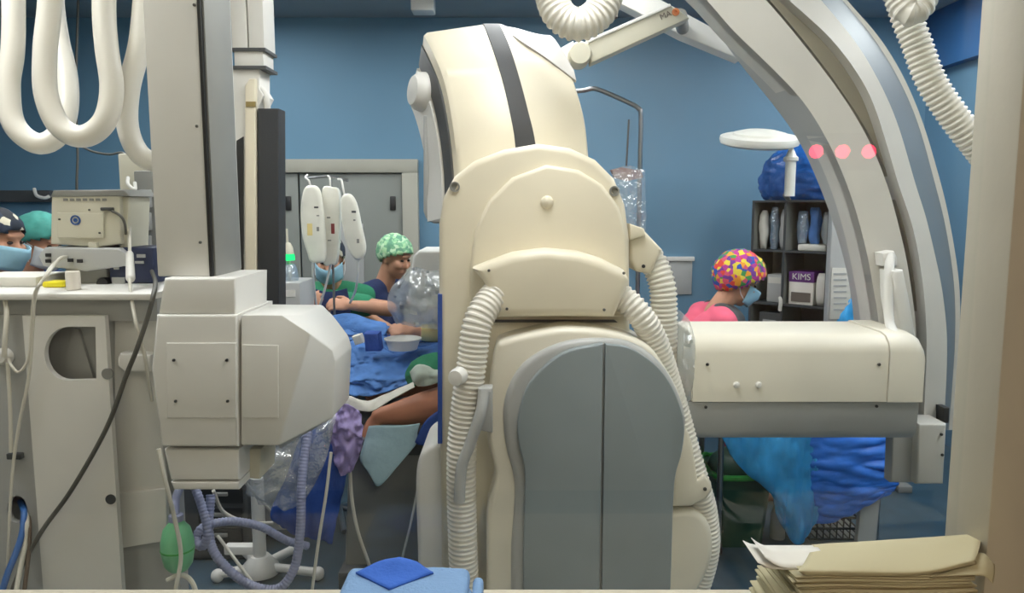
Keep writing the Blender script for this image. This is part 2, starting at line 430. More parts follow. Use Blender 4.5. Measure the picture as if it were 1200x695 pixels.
# door in the back wall
dy = R['y1'] - .03
d = bpy.data.objects.new('door_1', None); COL.objects.link(d); d.location = P(405, 470, dy); ORI['door_1'] = d.location.copy(); d.location.z = 0; ORI['door_1'].z = 0
struct(d, 'grey double door with a beige frame in the blue back wall')
xl, xr = P(285, 260, dy).x, P(491, 260, dy).x; zt = P(400, 187, dy).z; xm = P(352, 260, dy).x
fw = M(18, dy)
b = new(); box(b, (xl, dy - .05, 0), (xl + fw, dy + .025, zt - fw * .85), .003); box(b, (xr - fw, dy - .05, 0), (xr, dy + .025, zt - fw * .85), .003); box(b, (xl, dy - .05, zt - fw * .85 + .001), (xr, dy + .025, zt), .003)
finish('door_frame', b, MT['doorframe'], d)
for a, c in ((xl + fw, xm - .004), (xm + .004, xr - fw)):
    b = new(); box(b, (a + .004, dy - .02, .01), (c, dy + .02, zt - fw * .85 - .004), .004); lf = finish('door_leaf', b, MT['door'], d)
    b = new(); box(b, (c - .09, dy - .035, zt - .36), (c - .05, dy - .02, zt - .26), .004); finish('hinge_block', b, MT['dark'], lf)
b = new(); pxbox(b, 398, 262, 426, 334, dy - .03, .012, .003); finish('notice_board', b, MT['lgrey'], d)
# dark service rail on the back wall
b = new(); pxbox(b, -120, 223, 58, 237, R['y1'] - .06, .055, .006); o = finish('wall_rail', b, MT['dgrey']); tag(o, 'dark grey horizontal service rail fixed on the blue wall', 'rail')
b = new(); wire(b, [P(40, 221, 5.5), P(43, 229, 5.48), P(52, 232, 5.48), P(58, 230, 5.5)], .012); tag(finish('rail_hook', b, MT['white'], None), 'small white hook on the dark wall rail', 'hook')
b = new(); pxbox(b, 775, 303, 811, 345, R['y1'] - .015, .014, .002); n = finish('wall_notice', b, MT['lgrey']); tag(n, 'pale grey notice sheet on the blue wall beside the hoses', 'notice')
b = new(); pxbox(b, 772, 301, 814, 306, R['y1'] - .03, .028, .002); finish('clip_bar', b, MT['white'], n)
b = new(); pxbox(b, 481, -8, 508, 12, 5.0, .14, .01); zc = P(494, -8, 5.0).z; box(b, (P(494, 0, 5.07).x - .03, 5.03, zc - .02), (P(494, 0, 5.07).x + .03, 5.09, R['h'] + .0)); tag(finish('ceiling_sensor', b, MT['white']), 'small white box hanging from the ceiling near the back wall', 'sensor')
# ------------------------------------------------------------------ central floor-mounted C-arm gantry
G = thing('c_arm_gantry', 'cream floor-standing scanner arm with a black stripe and grey front', 'scanner arm', (P(650, 600, 2.6).x, 2.6, 0))
ST = [((540, 250), (608, 250), (636, 250), (698, 250), 2.50), ((538, 198), (604, 172), (627, 170), (692, 185), 2.53), ((532, 144), (597, 130), (618, 130), (687, 140), 2.56),
      ((522, 92), (588, 92), (608, 92), (677, 102), 2.62), ((508, 57), (576, 54), (596, 54), (664, 68), 2.72), ((497, 38), (566, 29), (584, 29), (646, 45), 2.88),
      ((499, 50), (565, 43), (582, 43), (638, 56), 3.12), ((503, 80), (566, 74), (582, 74), (634, 86), 3.42)]
def rail(k, dY=0.0): return cr([P(s[k][0], s[k][1], s[4] + dY) for s in ST], 6)
rL, rA, rB, rR = rail(0), rail(1, .02), rail(2, .03), rail(3, .08)
N = len(rL); ang = math.radians(20); rings = []; inw = []
for i in range(N):
    j0, j1 = max(i - 1, 0), min(i + 1, N - 1)
    t = (rA[j1] - rA[j0]).normalized(); wd = (rR[i] - rL[i]).normalized()
    nrm = wd.cross(t).normalized()
    if nrm.y < 0 and i < N / 2: nrm = -nrm
    if i >= N / 2 and nrm.z > 0: nrm = -nrm
    o = nrm * .20 + Vector((-.065 * max(0, nrm.y), 0, 0)); inw.append(o)
    c = wd * .012; f = o * .06
    rings.append([rL[i] + f, rL[i] + c, rA[i], rB[i], rR[i] - c, rR[i] + f, rR[i] + o, rL[i] + o])
b = new(); loft(b, rings); finish('c_arm', b, MT['cream'], G, 35)
b = new(); loft(b, [[rA[i] - inw[i] * .02, rB[i] - inw[i] * .02, rB[i] + inw[i] * .03, rA[i] + inw[i] * .03] for i in range(3, N)]); finish('belt_strip', b, MT['rail'], G)
b = new(); loft(b, [[rL[i] + inw[i] * .22 - Vector((.006, 0, 0)), rL[i] + inw[i] * .55 - Vector((.006, 0, 0)), rL[i] + inw[i] * .55 + Vector((.02, 0, 0)), rL[i] + inw[i] * .22 + Vector((.02, 0, 0))] for i in range(0, N - 10)]); finish('side_slot', b, MT['dgrey'], G)
# pale end cover over the upper corner of the arm
b = new()
def on_arm(i, t): return rB[i].lerp(rR[i], t) - inw[i].normalized() * .006
bot = cr([on_arm(31, .02), on_arm(26, .2), on_arm(23, .55), on_arm(19, .99)], 6)
mid = cr([on_arm(32, .12), on_arm(29, .45), on_arm(26, .78), on_arm(20, 1.0)], 6)
top = cr([on_arm(33, .3), on_arm(32, .85), on_arm(29, 1.0), on_arm(21, 1.01)], 6)
loft(b, [bot, mid, top], closed_ring=False)
finish('end_cover', b, mat('end_cover_grey', (176, 172, 166), .4), G, solid=0.01)
# light inner frame behind the slot, and round encoder knob
b = new(); loft(b, [[rL[i] + inw[i] * .62 + Vector((-.01, 0, 0)), rL[i] + inw[i] * 1.15 + Vector((-.02, 0, 0)), rL[i] + inw[i] * 1.15 + Vector((.05, 0, 0)), rL[i] + inw[i] * .62 + Vector((.05, 0, 0))] for i in range(0, 30)]); finish('inner_frame', b, MT['white'], G)
b = new(); lathe(b, [(.0, .05), (.05, .045), (.066, .025), (.07, 0), (.07, -.05), (0, -.05)], P(497, 108, 2.78), (-1, -.55, .1), 28); finish('side_knob', b, MT['white'], G)
b = new(); pprism(b, [(496, 135), (514, 132), (514, 262), (508, 262), (499, 256), (496, 248)], 2.74, .1, .01); finish('side_bar', b, MT['lgrey'], G)
# pivot body
def zdown(pix, z, Y): p = P(*pix, Y); return Vector((p.x, p.y, z))
b = new()
out = [P(x, y, 2.42) for x, y in [(516, 560), (514, 420), (514, 262), (519, 232), (532, 207), (556, 188), (590, 175), (630, 168), (668, 173), (698, 187), (720, 209), (733, 240), (738, 280), (739, 420), (745, 560)]]
out = out + [Vector((out[-1].x, 2.42, .05)), Vector((out[0].x, 2.42, .05))]
prism(b, out, .42, .022, 4); body = finish('pivot_body', b, MT['cream'], G)
b = new(); pprism(b, [(551, 372), (551, 310), (556, 270), (572, 236), (600, 208), (640, 193), (678, 199), (706, 216), (726, 243), (735, 275), (737, 310), (737, 372)], 2.40, .06, .014, 0); disc = finish('pivot_cover', b, MT['cream'], G)
b = new(); lathe(b, [(0, .012), (.014, .010), (.02, .004), (.021, -.005), (0, -.005)], P(641, 237, 2.40), (0, -1, 0)); finish('button', b, MT['cream'], disc)
for x, y in ((533, 219), (720, 224)):
    b = new(); lathe(b, [(.016, -.004), (.016, .004), (.011, .004), (.011, -.002), (0, -.002)], P(x, y, 2.418), (0, -1, 0)); h = finish('screw_cap', b, MT['mgrey'], G)
b = new(); pprism(b, [(513, 345), (518, 345), (518, 520), (513, 520)], 2.415, .04); finish('blue_edge_strip', b, MT['drape2'], G)
# yoke that carries the hoses
b = new(); pprism(b, [(553, 315), (573, 307), (600, 297), (640, 292), (680, 296), (706, 304), (732, 317), (739, 330), (720, 373), (690, 372), (640, 372), (583, 373), (576, 350), (566, 330)], 2.30, .14, .03, 0, 5); yk = finish('hose_yoke', b, MT['cream'], G)
for x, y in ((573, 317), (594, 362), (731, 320), (708, 363)): screw(yk, x, y, 2.298, .0045, MT['screwg'])
b = new(); pprism(b, [(578, 375), (720, 375), (724, 378), (578, 378)], 2.412, .02); finish('seam', b, MT['dgrey'], G)
# lower front housing: outer shell, rim, grey halves
def down(pix, Y, z=.03):
    pts = [P(x, y, Y) for x, y in pix]; return pts
b = new()
sh = [P(x, y, 2.27) for x, y in [(570, 600), (580, 557), (571, 515), (572, 460), (580, 410), (592, 399), (634, 389), (667, 385), (714, 389), (756, 403), (775, 423), (798, 465), (803, 500), (801, 530), (791, 566), (788, 640)]]
sh = [Vector((sh[0].x - .004, 2.27, .04))] + cr(sh, 4) + [Vector((sh[-1].x, 2.27, .04))]
prism(b, sh, .26, .018, 4); shell = finish('lower_shell', b, MT['armw'], G, 50)
b = new()
rm = [P(x, y, 2.25) for x, y in [(599, 640), (603, 570), (592, 520), (591, 470), (612, 428), (655, 403), (704, 397), (745, 404), (781, 434), (803, 484), (801, 529), (792, 566), (789, 640)]]
rm = [Vector((rm[0].x - .004, 2.25, .045))] + cr(rm, 4) + [Vector((rm[-1].x - .002, 2.25, .045))]
prism(b, rm, .10, .02, 4); finish('shell_rim', b, MT['lgrey'], shell, 50)
face = [(613, 640), (615, 557), (608, 522), (607, 490), (621, 449), (658, 415), (704, 403)]
face2 = [(704, 403), (742, 410), (779, 440), (800, 487), (799, 529), (790, 566), (787, 640)]
for k, (fp, xs) in enumerate(((face, 707), (face2, 709.6))):
    pts = cr([P(x, y, 2.225) for x, y in fp], 5); cx = P(xs, 404, 2.225).x
    pts = [p for p in pts if (p.x < cx if k == 0 else p.x > cx)]
    zt = P(705, 403, 2.225).z
    if k == 0: pts = [Vector((pts[0].x, 2.225, .05))] + pts + [Vector((cx, 2.225, zt)), Vector((cx, 2.225, .05))]
    else: pts = [Vector((cx, 2.225, .05)), Vector((cx, 2.225, zt))] + pts + [Vector((pts[-1].x, 2.225, .05))]
    b = new(); prism(b, pts, .06, .006, 3); finish('front_panel', b, MT['grey'], G, 50)
# pods at the foot
b = new(); pts = cr([P(x, y, 2.44) for x, y in [(489, 640), (487, 570), (490, 540), (498, 527), (512, 521), (535, 521)]], 4); pts = [Vector((pts[0].x, 2.44, .03))] + pts + [Vector((pts[-1].x, 2.44, .03))]
prism(b, pts, .3, .02, 4); finish('side_pod', b, MT['white'], G, 50)
b = new(); pts = cr([P(x, y, 2.38) for x, y in [(780, 604), (803, 598), (822, 603), (834, 622), (836, 650), (828, 676), (812, 704)]], 4); pts += [Vector((pts[-1].x - .02, 2.38, .03)), Vector((pts[0].x, 2.38, .03))]
prism(b, pts, .22, .025, 4); finish('side_pod', b, MT['armw'], G, 50)
b = new(); pprism(b, [(792, 520), (804, 500), (812, 520), (818, 562), (826, 556), (834, 566), (835, 576), (828, 585), (810, 594), (788, 594)], 2.37, .1, .012); el = finish('hose_elbow', b, MT['armw'], G)
screw(el, 826, 573, 2.368, .006, MT['screwg'])
b = new(); pprism(b, [(738, 263), (756, 271), (777, 293), (763, 322), (745, 318), (738, 305)], 2.48, .16, .015); sl = finish('hose_sleeve', b, MT['cream'], G)
screw(sl, 754, 312, 2.478, .006, MT['dark'])
b = new(); pprism(b, [(738, 262), (755, 268), (757, 276), (738, 282)], 2.46, .1, .006); finish('sleeve_lip', b, MT['cream'], G)
# handle bracket beside the hose
b = new()
tube(b, cr([P(568, 458, 2.22), P(563, 485, 2.2), (P(551, 520, 2.2)), P(541, 548, 2.2), P(538, 588, 2.2)], 8), .017, 10); finish('side_handle', b, MT['lgrey'], G)
b = new(); pprism(b, [(560, 455), (577, 455), (577, 508), (563, 505), (558, 480)], 2.22, .05, .006); finish('handle_mount', b, MT['lgrey'], G)
# corrugated hoses
def hose_part(name, pix, r, m, parent, pitch=.0155):
    b = new(); hose(b, [P(*p) for p in pix], r, pitch); return finish(name, b, m, parent, 30)
h = hose_part('left_hose', [(600, 330, 2.40), (578, 348, 2.33), (560, 378, 2.28), (553, 425, 2.27), (546, 475, 2.27), (541, 530, 2.27), (541, 590, 2.28), (543, 660, 2.29), (546, 740, 2.32)], .046, MT['hose'], G)
h.name = 'corrugated_hose'
b = new(); lathe(b, [(0, .03), (.022, .027), (.026, .01), (.026, -.02), (0, -.02)], P(537, 441, 2.22), (-.3, -1, 0), 18); finish('hose_clip', b, MT['white'], G)
hose_part('corrugated_hose', [(705, 335, 2.40), (731, 350, 2.36), (752, 372, 2.34), (768, 402, 2.36), (782, 445, 2.40), (795, 490, 2.42), (806, 530, 2.42), (818, 570, 2.42), (826, 600, 2.44), (829, 640, 2.46), (820, 680, 2.48), (800, 730, 2.5)], .042, MT['hose'], G)
hose_part('corrugated_hose', [(752, 292, 2.56), (766, 308, 2.54), (776, 335, 2.52), (778, 370, 2.52), (778, 410, 2.54), (780, 450, 2.58)], .046, MT['hose'], G)
# white detector box with its plastic cover, on the far side of the gantry
DT = thing('flat_detector', 'white boxy detector head under clear plastic behind the cream scanner arm', 'detector', P(520, 380, 3.4))
b = new(); pprism(b, [(484, 300), (490, 294), (560, 294), (560, 378), (484, 378), (478, 345)], 3.4, .34, .012); finish('detector_head', b, MT['white'], DT)
b = new(); pxbox(b, 482, 340, 560, 346, 3.395, .02); finish('seam_band', b, MT['lgrey'], DT)
b = new(); patch(b, [[(474, 322, 3.34), (486, 313, 3.3), (505, 318, 3.28), (540, 316, 3.3)], [(458, 338, 3.36), (480, 340, 3.25), (505, 340, 3.22), (540, 340, 3.25)], [(453, 358, 3.4), (475, 362, 3.25), (505, 362, 3.22), (540, 362, 3.25)], [(464, 380, 3.42), (482, 384, 3.3), (505, 386, 3.28), (540, 386, 3.3)]], 7, 7, .02, 16)
finish('plastic_cover', b, MT['clear2'], DT)
b = new(); c = P(560, 330, 3.55); tube(b, [Vector((c.x, 3.56, c.z)), Vector((c.x + .3, 3.3, c.z + .1)), Vector((c.x + .35, 2.95, c.z))], .07, 14); finish('mounting_arm', b, MT['white'], DT)

# ------------------------------------------------------------------ lateral arc with its horizontal arm
A = thing('lateral_arc', 'big pale curved scanner arc with grooved face and horizontal arm', 'scanner arc', P(1075, 566, 2.8))
RAILS = [  # (points, depth)
    ([(735, -70), (772, -40), (820, 6), (864, 68), (899, 111), (928, 149), (946, 180), (972, 243), (990, 300), (1000, 351), (1003, 392), (1003, 505)], 2.95),
    ([(750, -70), (790, -35), (829, 0), (855, 32), (900, 75), (940, 117), (970, 165), (994, 220), (1012, 280), (1024, 340), (1031, 392), (1033, 505)], 2.72),
    ([(820, -75), (862, -35), (898, 0), (956, 70), (997, 127), (1022, 172), (1041, 220), (1052, 260), (1062, 302), (1071, 361), (1074, 400), (1072, 505)], 2.70),
    ([(824, -75), (868, -35), (902, 0), (960, 70), (1000, 127), (1026, 172), (1045, 220), (1056, 260), (1066, 302), (1074, 361), (1077, 400), (1074, 505)], 2.76),
    ([(845, -75), (887, -35), (920, 0), (970, 45), (1012, 104), (1034, 165), (1050, 220), (1062, 250), (1070, 285), (1079, 344), (1082, 406), (1078, 505)], 2.76),
    ([(849, -75), (891, -35), (924, 0), (974, 45), (1016, 104), (1038, 165), (1054, 220), (1065, 250), (1074, 285), (1083, 344), (1086, 406), (1082, 505)], 2.70),
    ([(882, -80), (928, -40), (962, 0), (1002, 48), (1030, 95), (1052, 145), (1074, 220), (1084, 250), (1096, 300), (1105, 345), (1110, 406), (1106, 505)], 2.72),
    ([(905, -85), (950, -45), (987, 0), (1022, 42), (1052, 90), (1076, 145), (1097, 220), (1106, 255), (1114, 300), (1119, 345), (1119, 406), (1112, 505)], 2.80),
    ([(910, -88), (956, -47), (992, 0), (1028, 40), (1058, 88), (1082, 145), (1104, 220), (1112, 255), (1120, 300), (1125, 345), (1124, 406), (1117, 505)], 2.80),
]
RL = []
for pts, Y in RAILS:
    dense = cr([Vector((x, y, 0)) for x, y in pts], 12); line = []
    for i in range(61):                                   # every rail sampled at the same heights
        y = -69 + 573 * i / 60
        for p, q in zip(dense, dense[1:]):
            if p.y <= y <= q.y: line.append(Vector((p.x + (q.x - p.x) * (y - p.y) / max(1e-6, q.y - p.y), y, 0))); break
        else: line.append(Vector((dense[0].x if y < dense[0].y else dense[-1].x, y, 0)))
    for _ in range(3): line = [line[0]] + [(a + b_ * 2 + c_) / 4 for a, b_, c_ in zip(line, line[1:], line[2:])] + [line[-1]]
    RL.append([P(p.x, p.y, Y) for p in line])
n = 61
bi = [p + Vector((0, .015, 0)) for p in RL[0]]; bo = [p + Vector((0, .30, 0)) for p in RL[8]]
def strip(name, ids, m, extra=None):
    b = new(); loft(b, [[(RL[k][i] if isinstance(k, int) else k[i]) for k in ids] for i in range(n)]); return finish(name, b, m, A, 35)
back = lambda k, d: [p + Vector((0, d, 0)) for p in RL[k]]
strip('inner_cover', [0, 1, back(1, .06), bi], MT['lgrey'])
strip('front_cover', [1, 2, back(2, .15), back(1, .15)], MT['arcw'])
strip('groove', [3, 4, back(4, .1), back(3, .1)], mat('groove_beige', (150, 144, 128), .5))
strip('outer_cover', [5, 6, back(6, .15), back(5, .15)], MT['arcw'])
strip('metal_rim', [6, 7, back(7, .12), back(6, .12)], mat('brushed_rim', (140, 146, 150), .5, .6))
strip('edge_trim', [7, 8, bo, back(7, .25)], MT['arcw'])
# ceiling carriage above the frame that carries the arc
b = new(); c = P(800, -75, 2.85); box(b, (c.x - .12, 2.66, c.z - .03), (c.x + .28, 3.1, R['h'] - .06), .02); finish('ceiling_carriage', b, MT['white'], A)
# horizontal arm
xa, xb = P(812, 430, 2.45).x, P(1081, 430, 2.45).x
zt, zm, zb = P(900, 390, 2.5).z, P(900, 471, 2.44).z, P(900, 518, 2.46).z
pu = [(2.44, zm), (2.44, zm + .16), (2.45, zt - .03), (2.475, zt - .008), (2.51, zt), (2.75, zt), (2.78, zt - .03), (2.78, zm)]
pl = [(2.45, zm - .004), (2.78, zm - .004), (2.78, zb + .02), (2.74, zb), (2.51, zb), (2.475, zb + .012), (2.455, zb + .04)]
b = new(); loft(b, [[Vector((x, y, z)) for y, z in pu] for x in (xa, xb - .115)]); arm = finish('arm_cover', b, MT['armw'], A, 40)
b = new(); loft(b, [[Vector((x, y, z)) for y, z in pl] for x in (xa - .02, xb - .004)]); arl = finish('arm_under_cover', b, MT['lgrey'], A, 40)
e = .004
b = new(); loft(b, [[Vector((x, y + (e if y > 2.6 else -e), z + (e if z > zm else 0) - dz * (z - zm) )) for y, z in pu] for x, dz in ((xb - .113, 0), (xb - .03, 0), (xb - .008, .06), (xb, .14))]); finish('arm_end_cap', b, MT['armw'], A, 40)
for x, y in ((829, 427), (1030, 427)): screw(arm, x, y, 2.438, .005)
for x, y in ((827, 477), (1027, 476)): screw(arl, x, y, 2.448, .005)
for x, y in ((863, 451), (889, 451)):
    b = new(); lathe(b, [(0, .012), (.008, .01), (.011, 0), (.011, -.005), (0, -.005)], P(x, y, 2.44), (0, -1, 0), 16); finish('cover_button', b, MT['white'], arm)
# foot block of the arc
b = new(); pprism(b, [(1047, 500), (1078, 500), (1076, 566), (1044, 566)], 2.62, .05, .008); finish('foot_side', b, MT['lgrey'], A)
b = new(); pprism(b, [(1077, 497), (1110, 497), (1106, 568), (1074, 568)], 2.58, .12, .01); ft = finish('foot_block', b, MT['arcw'], A)
b = new(); pprism(b, [(1106, 478), (1113, 478), (1112, 496), (1106, 496)], 2.66, .05, .003); finish('latch', b, MT['dark'], A)
for x, y in ((1106, 509), (1107, 533)): screw(ft, x - 3, y, 2.578, .005)
# lever handle
b = new(); tube(b, cr([P(1043, 299, 2.66), P(1042, 320, 2.63), P(1041, 350, 2.61), P(1043, 380, 2.58), P(1052, 396, 2.5), P(1062, 408, 2.46)], 8), .016, 12); hd = finish('handle', b, MT['white'], A)
b = new(); pprism(b, [(1047, 318), (1059, 316), (1065, 345), (1074, 396), (1056, 398), (1048, 350)], 2.60, .10, .01); lv = finish('lever', b, MT['white'], A)
b = new(); pprism(b, [(1034, 297), (1048, 294), (1052, 302), (1052, 312), (1036, 312)], 2.65, .06, .006); finish('handle_mount', b, MT['white'], A)
screw(lv, 1054, 325, 2.618, .007, MT['metal'])
b = new(); patch(b, [[(792, 362, 2.62), (800, 366, 2.5), (810, 378, 2.44)], [(786, 390, 2.62), (800, 395, 2.46), (816, 400, 2.42)], [(786, 430, 2.62), (799, 432, 2.46), (815, 436, 2.42)], [(790, 470, 2.62), (800, 472, 2.48), (811, 468, 2.44)]], 7, 7, .016, 22, 4)
o = finish('plastic_arm_cover', b, MT['clear2'], A); o.name = 'plastic_cover'

# ------------------------------------------------------------------ suspended unit on the left
U = thing('suspended_unit', 'white angular scanner housing hanging from a square ceiling column', 'scanner housing', P(236, 574, 2.1))
fl, fr = P(195, 322, 2.10), P(245, 322, 2.05); zb = P(220, 324, 2.06).z; zt = R['h'] - .06
b = new(); box(b, (fl.x - .006, 2.06, zb), (fr.x, 2.30, zt), .004); col = finish('column', b, MT['white'], U)
b = new(); box(b, (fr.x + .004, 2.07, zb), (fr.x + .012, 2.262, zt), .003); finish('column_side_cover', b, MT['mgrey'], U)
b = new(); box(b, (fr.x - .002, 2.058, zb), (fr.x + .006, 2.075, zt)); finish('column_gap', b, MT['dark'], U)
for x, y in ((228, 6), (231, 148), (235, 284)): screw(col, x, y, 2.058, .004, MT['screwg'])
b = new(); box(b, (fl.x - .1, 1.9, zt), (fr.x + .25, 2.5, R['h'] - .005), .01); finish('ceiling_carriage', b, MT['white'], U)
Y0 = 2.0
b = new(); pprism(b, [(192, 326), (276, 326), (276, 369), (185, 369)], Y0 + .01, .26, .008); finish('upper_collar', b, MT['white'], U)
b = new(); pprism(b, [(183, 369), (278, 369), (279, 524), (189, 524), (177, 432)], Y0, .3, .008); lb = finish('main_case', b, MT['white'], U)
b = new(); box(b, (0, 0, 0), (0, 0, 0)) if False else None
# right-hand case with a slanted side face
fa = [P(x, y, Y0 + .005) for x, y in [(282, 369), (330, 369), (364, 391), (327, 522), (282, 522)]]
sd = [P(x, y, Y0 + .11) for x, y in [(355, 369), (370, 384), (389, 409), (393, 423), (390, 490), (331, 524)]]
b = new(); vf = [b.verts.new(p) for p in fa]; vs = [b.verts.new(p) for p in sd]; bk = [b.verts.new(p + Vector((0, .22, 0))) for p in (fa[0], sd[0], sd[1], sd[2], sd[3], sd[4], sd[5], fa[4])]
b.faces.new(vf)
b.faces.new((vf[1], vs[0], vs[1], vs[2], vf[2])); b.faces.new((vf[2], vs[2], vs[3], vs[4], vf[3])); b.faces.new((vf[3], vs[4], vs[5]))
b.faces.new((vf[0], vf[1], vs[0], bk[1], bk[0])); b.faces.new((vs[0], vs[1], bk[2], bk[1])); b.faces.new((vs[1], vs[2], bk[3], bk[2])); b.faces.new((vs[2], vs[3], bk[4], bk[3])); b.faces.new((vs[3], vs[4], bk[5], bk[4])); b.faces.new((vs[4], vs[5], bk[6], bk[5]))
b.faces.new((vs[5], vf[3], vf[4], bk[7], bk[6])); b.faces.new((vf[4], vf[0], bk[0], bk[7])); b.faces.new(bk)
bmesh.ops.recalc_face_normals(b, faces=b.faces); bevel(b, [e for e in b.edges if e.calc_length() > .03], .005, 2)
sc_ = finish('side_case', b, MT['white'], U, 25)
b = new(); pprism(b, [(192, 527), (280, 527), (280, 563), (200, 563)], Y0 + .012, .24, .006); finish('lower_case', b, MT['white'], U)
b = new(); pprism(b, [(200, 565), (280, 565), (280, 574), (204, 574)], Y0 + .012, .24, .004); finish('lower_trim', b, MT['white'], U)
b = new(); pprism(b, [(195, 402), (276, 402), (276, 490), (196, 490)], Y0 - .004, .02, .002); ip = finish('service_panel', b, MT['white'], U)
for x, y in ((204, 422), (266, 422), (206, 470), (267, 470)): screw(ip, x, y, Y0 - .005, .004)
b = new(); pprism(b, [(284, 404), (326, 405), (326, 490), (284, 490)], Y0 + .0015, .02, .002); finish('service_panel', b, MT['white'], U)
b = new(); pprism(b, [(284, 526), (306, 526), (304, 562), (284, 560)], Y0 + .1, .14, .004); finish('bracket', b, MT['device'], U)

# white post with black rail behind it
Q = thing('rail_post', 'white sectioned ceiling post with tall black rail beside the square column', 'post', P(298, 372, 2.6))
xa, xb = P(272, 60, 2.6).x, P(310, 60, 2.6).x; z1 = P(290, 58, 2.6).z; z2 = P(290, 79, 2.6).z; z3 = P(290, 372, 2.6).z
b = new(); box(b, (xa, 2.6, z1), ((xa + xb) / 2 - .002, 2.72, R['h'] - .05), .003); box(b, ((xa + xb) / 2 + .002, 2.6, z1), (xb, 2.72, R['h'] - .05), .003); finish('upper_post', b, MT['white'], Q)
b = new(); box(b, (xa - .1, 2.55, R['h'] - .05), (xb + .1, 2.8, R['h'] - .004), .006); finish('ceiling_plate', b, MT['lgrey'], Q)
b = new(); box(b, (xa + .004, 2.605, z2), (xb - .006, 2.715, z1 + .01), .003); finish('middle_post', b, MT['white'], Q)
for z in (z1, z2):
    b = new(); box(b, (xa - .004, 2.596, z - .005), (xb + .004, 2.724, z + .005)); finish('collar', b, MT['dgrey'], Q)
b = new(); pprism(b, [(271, 80), (304, 80), (304, 104), (309, 112), (300, 130), (300, 368), (271, 368)], 2.61, .11, .004); lp = finish('lower_post', b, MT['white'], Q)
b = new(); pprism(b, [(287, 100), (292, 92), (299, 92), (300, 368), (287, 368)], 2.59, .03, .004); finish('guide', b, MT['cream'], Q)
b = new(); pprism(b, [(277, 165), (285, 160), (285, 350), (277, 350)], 2.604, .01); finish('slot', b, MT['dark'], Q)
b = new(); pprism(b, [(288, 119), (299, 119), (299, 125), (288, 125)], 2.585, .01); finish('label_plate', b, mat('brass', (150, 130, 80), .4), Q)
b = new(); tube(b, cr([P(302, 102, 2.63), P(310, 110, 2.63), P(313, 125, 2.63), P(312, 140, 2.64)], 6), .012); finish('cable_arch', b, MT['white'], Q)
b = new(); pprism(b, [(302, 127), (326, 127), (327, 370), (302, 370)], 2.6, .08, .003); finish('black_rail', b, MT['rail'], Q)
# ------------------------------------------------------------------ smooth white hose loops, top left
def loop(pix, r, label, Y):
    b = new(); tube(b, resample(cr([P(*p) for p in pix], 14), .012), r, 16); o = finish('cable_hose', b, MT['hose'], None, 60); tag(o, label, 'hose', 'looped hoses by the column'); return o
loop([(8, -170, 2.5), (14, -60, 2.45), (16, 10, 2.42), (15, 60, 2.4), (10, 100, 2.38), (16, 145, 2.36), (42, 168, 2.36), (66, 160, 2.38), (78, 130, 2.42), (78, 90, 2.46), (68, 45, 2.5), (62, 0, 2.52), (60, -70, 2.55), (58, -170, 2.6)], .032, 'smooth white hose loop at the outer end of the row, partly behind another loop', 2.4)
loop([(66, -180, 2.35), (62, -60, 2.32), (58, 10, 2.3), (53, 60, 2.28), (54, 110, 2.26), (70, 148, 2.25), (97, 160, 2.25), (122, 143, 2.26), (131, 105, 2.28), (125, 55, 2.3), (122, 10, 2.32), (124, -60, 2.35), (126, -180, 2.4)], .032, 'smooth white hose hanging in a wide U between its two neighbours', 2.3)
loop([(176, -180, 2.42), (172, -50, 2.4), (168, 10, 2.38), (163, 55, 2.36), (151, 105, 2.35), (150, 150, 2.35), (165, 182, 2.36), (192, 191, 2.38), (230, 188, 2.42)], .031, 'smooth white hose that ends behind the square column', 2.35)
b = new(); pxbox(b, 0, -185, 200, -165, 2.3, .35, .01); zc = R['h'] - .004
o = finish('hose_rail', b, MT['lgrey']); 
b = new(); zz = P(100, -185, 2.45).z; box(b, (P(100, -185, 2.45).x - .05, 2.4, zz - .01), (P(100, -185, 2.45).x + .05, 2.5, zc)); finish('rail_hanger', b, MT['lgrey'], o)
tag(o, 'grey ceiling rail that carries the looped hoses', 'rail')
# corrugated loops hanging from the ceiling
def chose(pix, r, label):
    b = new(); hose(b, [P(*p) for p in pix], r, .0165); o = finish('corrugated_hose', b, MT['hose'], None, 30); tag(o, label, 'hose'); return o
chose([(628, -190, 2.5), (636, -70, 2.5), (645, -10, 2.48), (656, 18, 2.46), (678, 29, 2.45), (701, 16, 2.46), (714, -12, 2.48), (735, -70, 2.52), (770, -190, 2.6)], .052, 'white corrugated hose hanging in a U above the cream scanner arm')
chose([(1044, -200, 2.2), (1040, -60, 2.2), (1052, -8, 2.2), (1066, 14, 2.18), (1080, 5, 2.18), (1084, -20, 2.2), (1090, -60, 2.2), (1100, -200, 2.2)], .038, 'white corrugated hose bent in a tight U under the blue soffit')
chose([(1030, -200, 2.36), (1040, -60, 2.36), (1058, 8, 2.35), (1073, 48, 2.34), (1091, 95, 2.33), (1118, 137, 2.32), (1150, 178, 2.32), (1185, 225, 2.34), (1215, 290, 2.36)], .043, 'long white corrugated hose slanting down beside the window jamb')

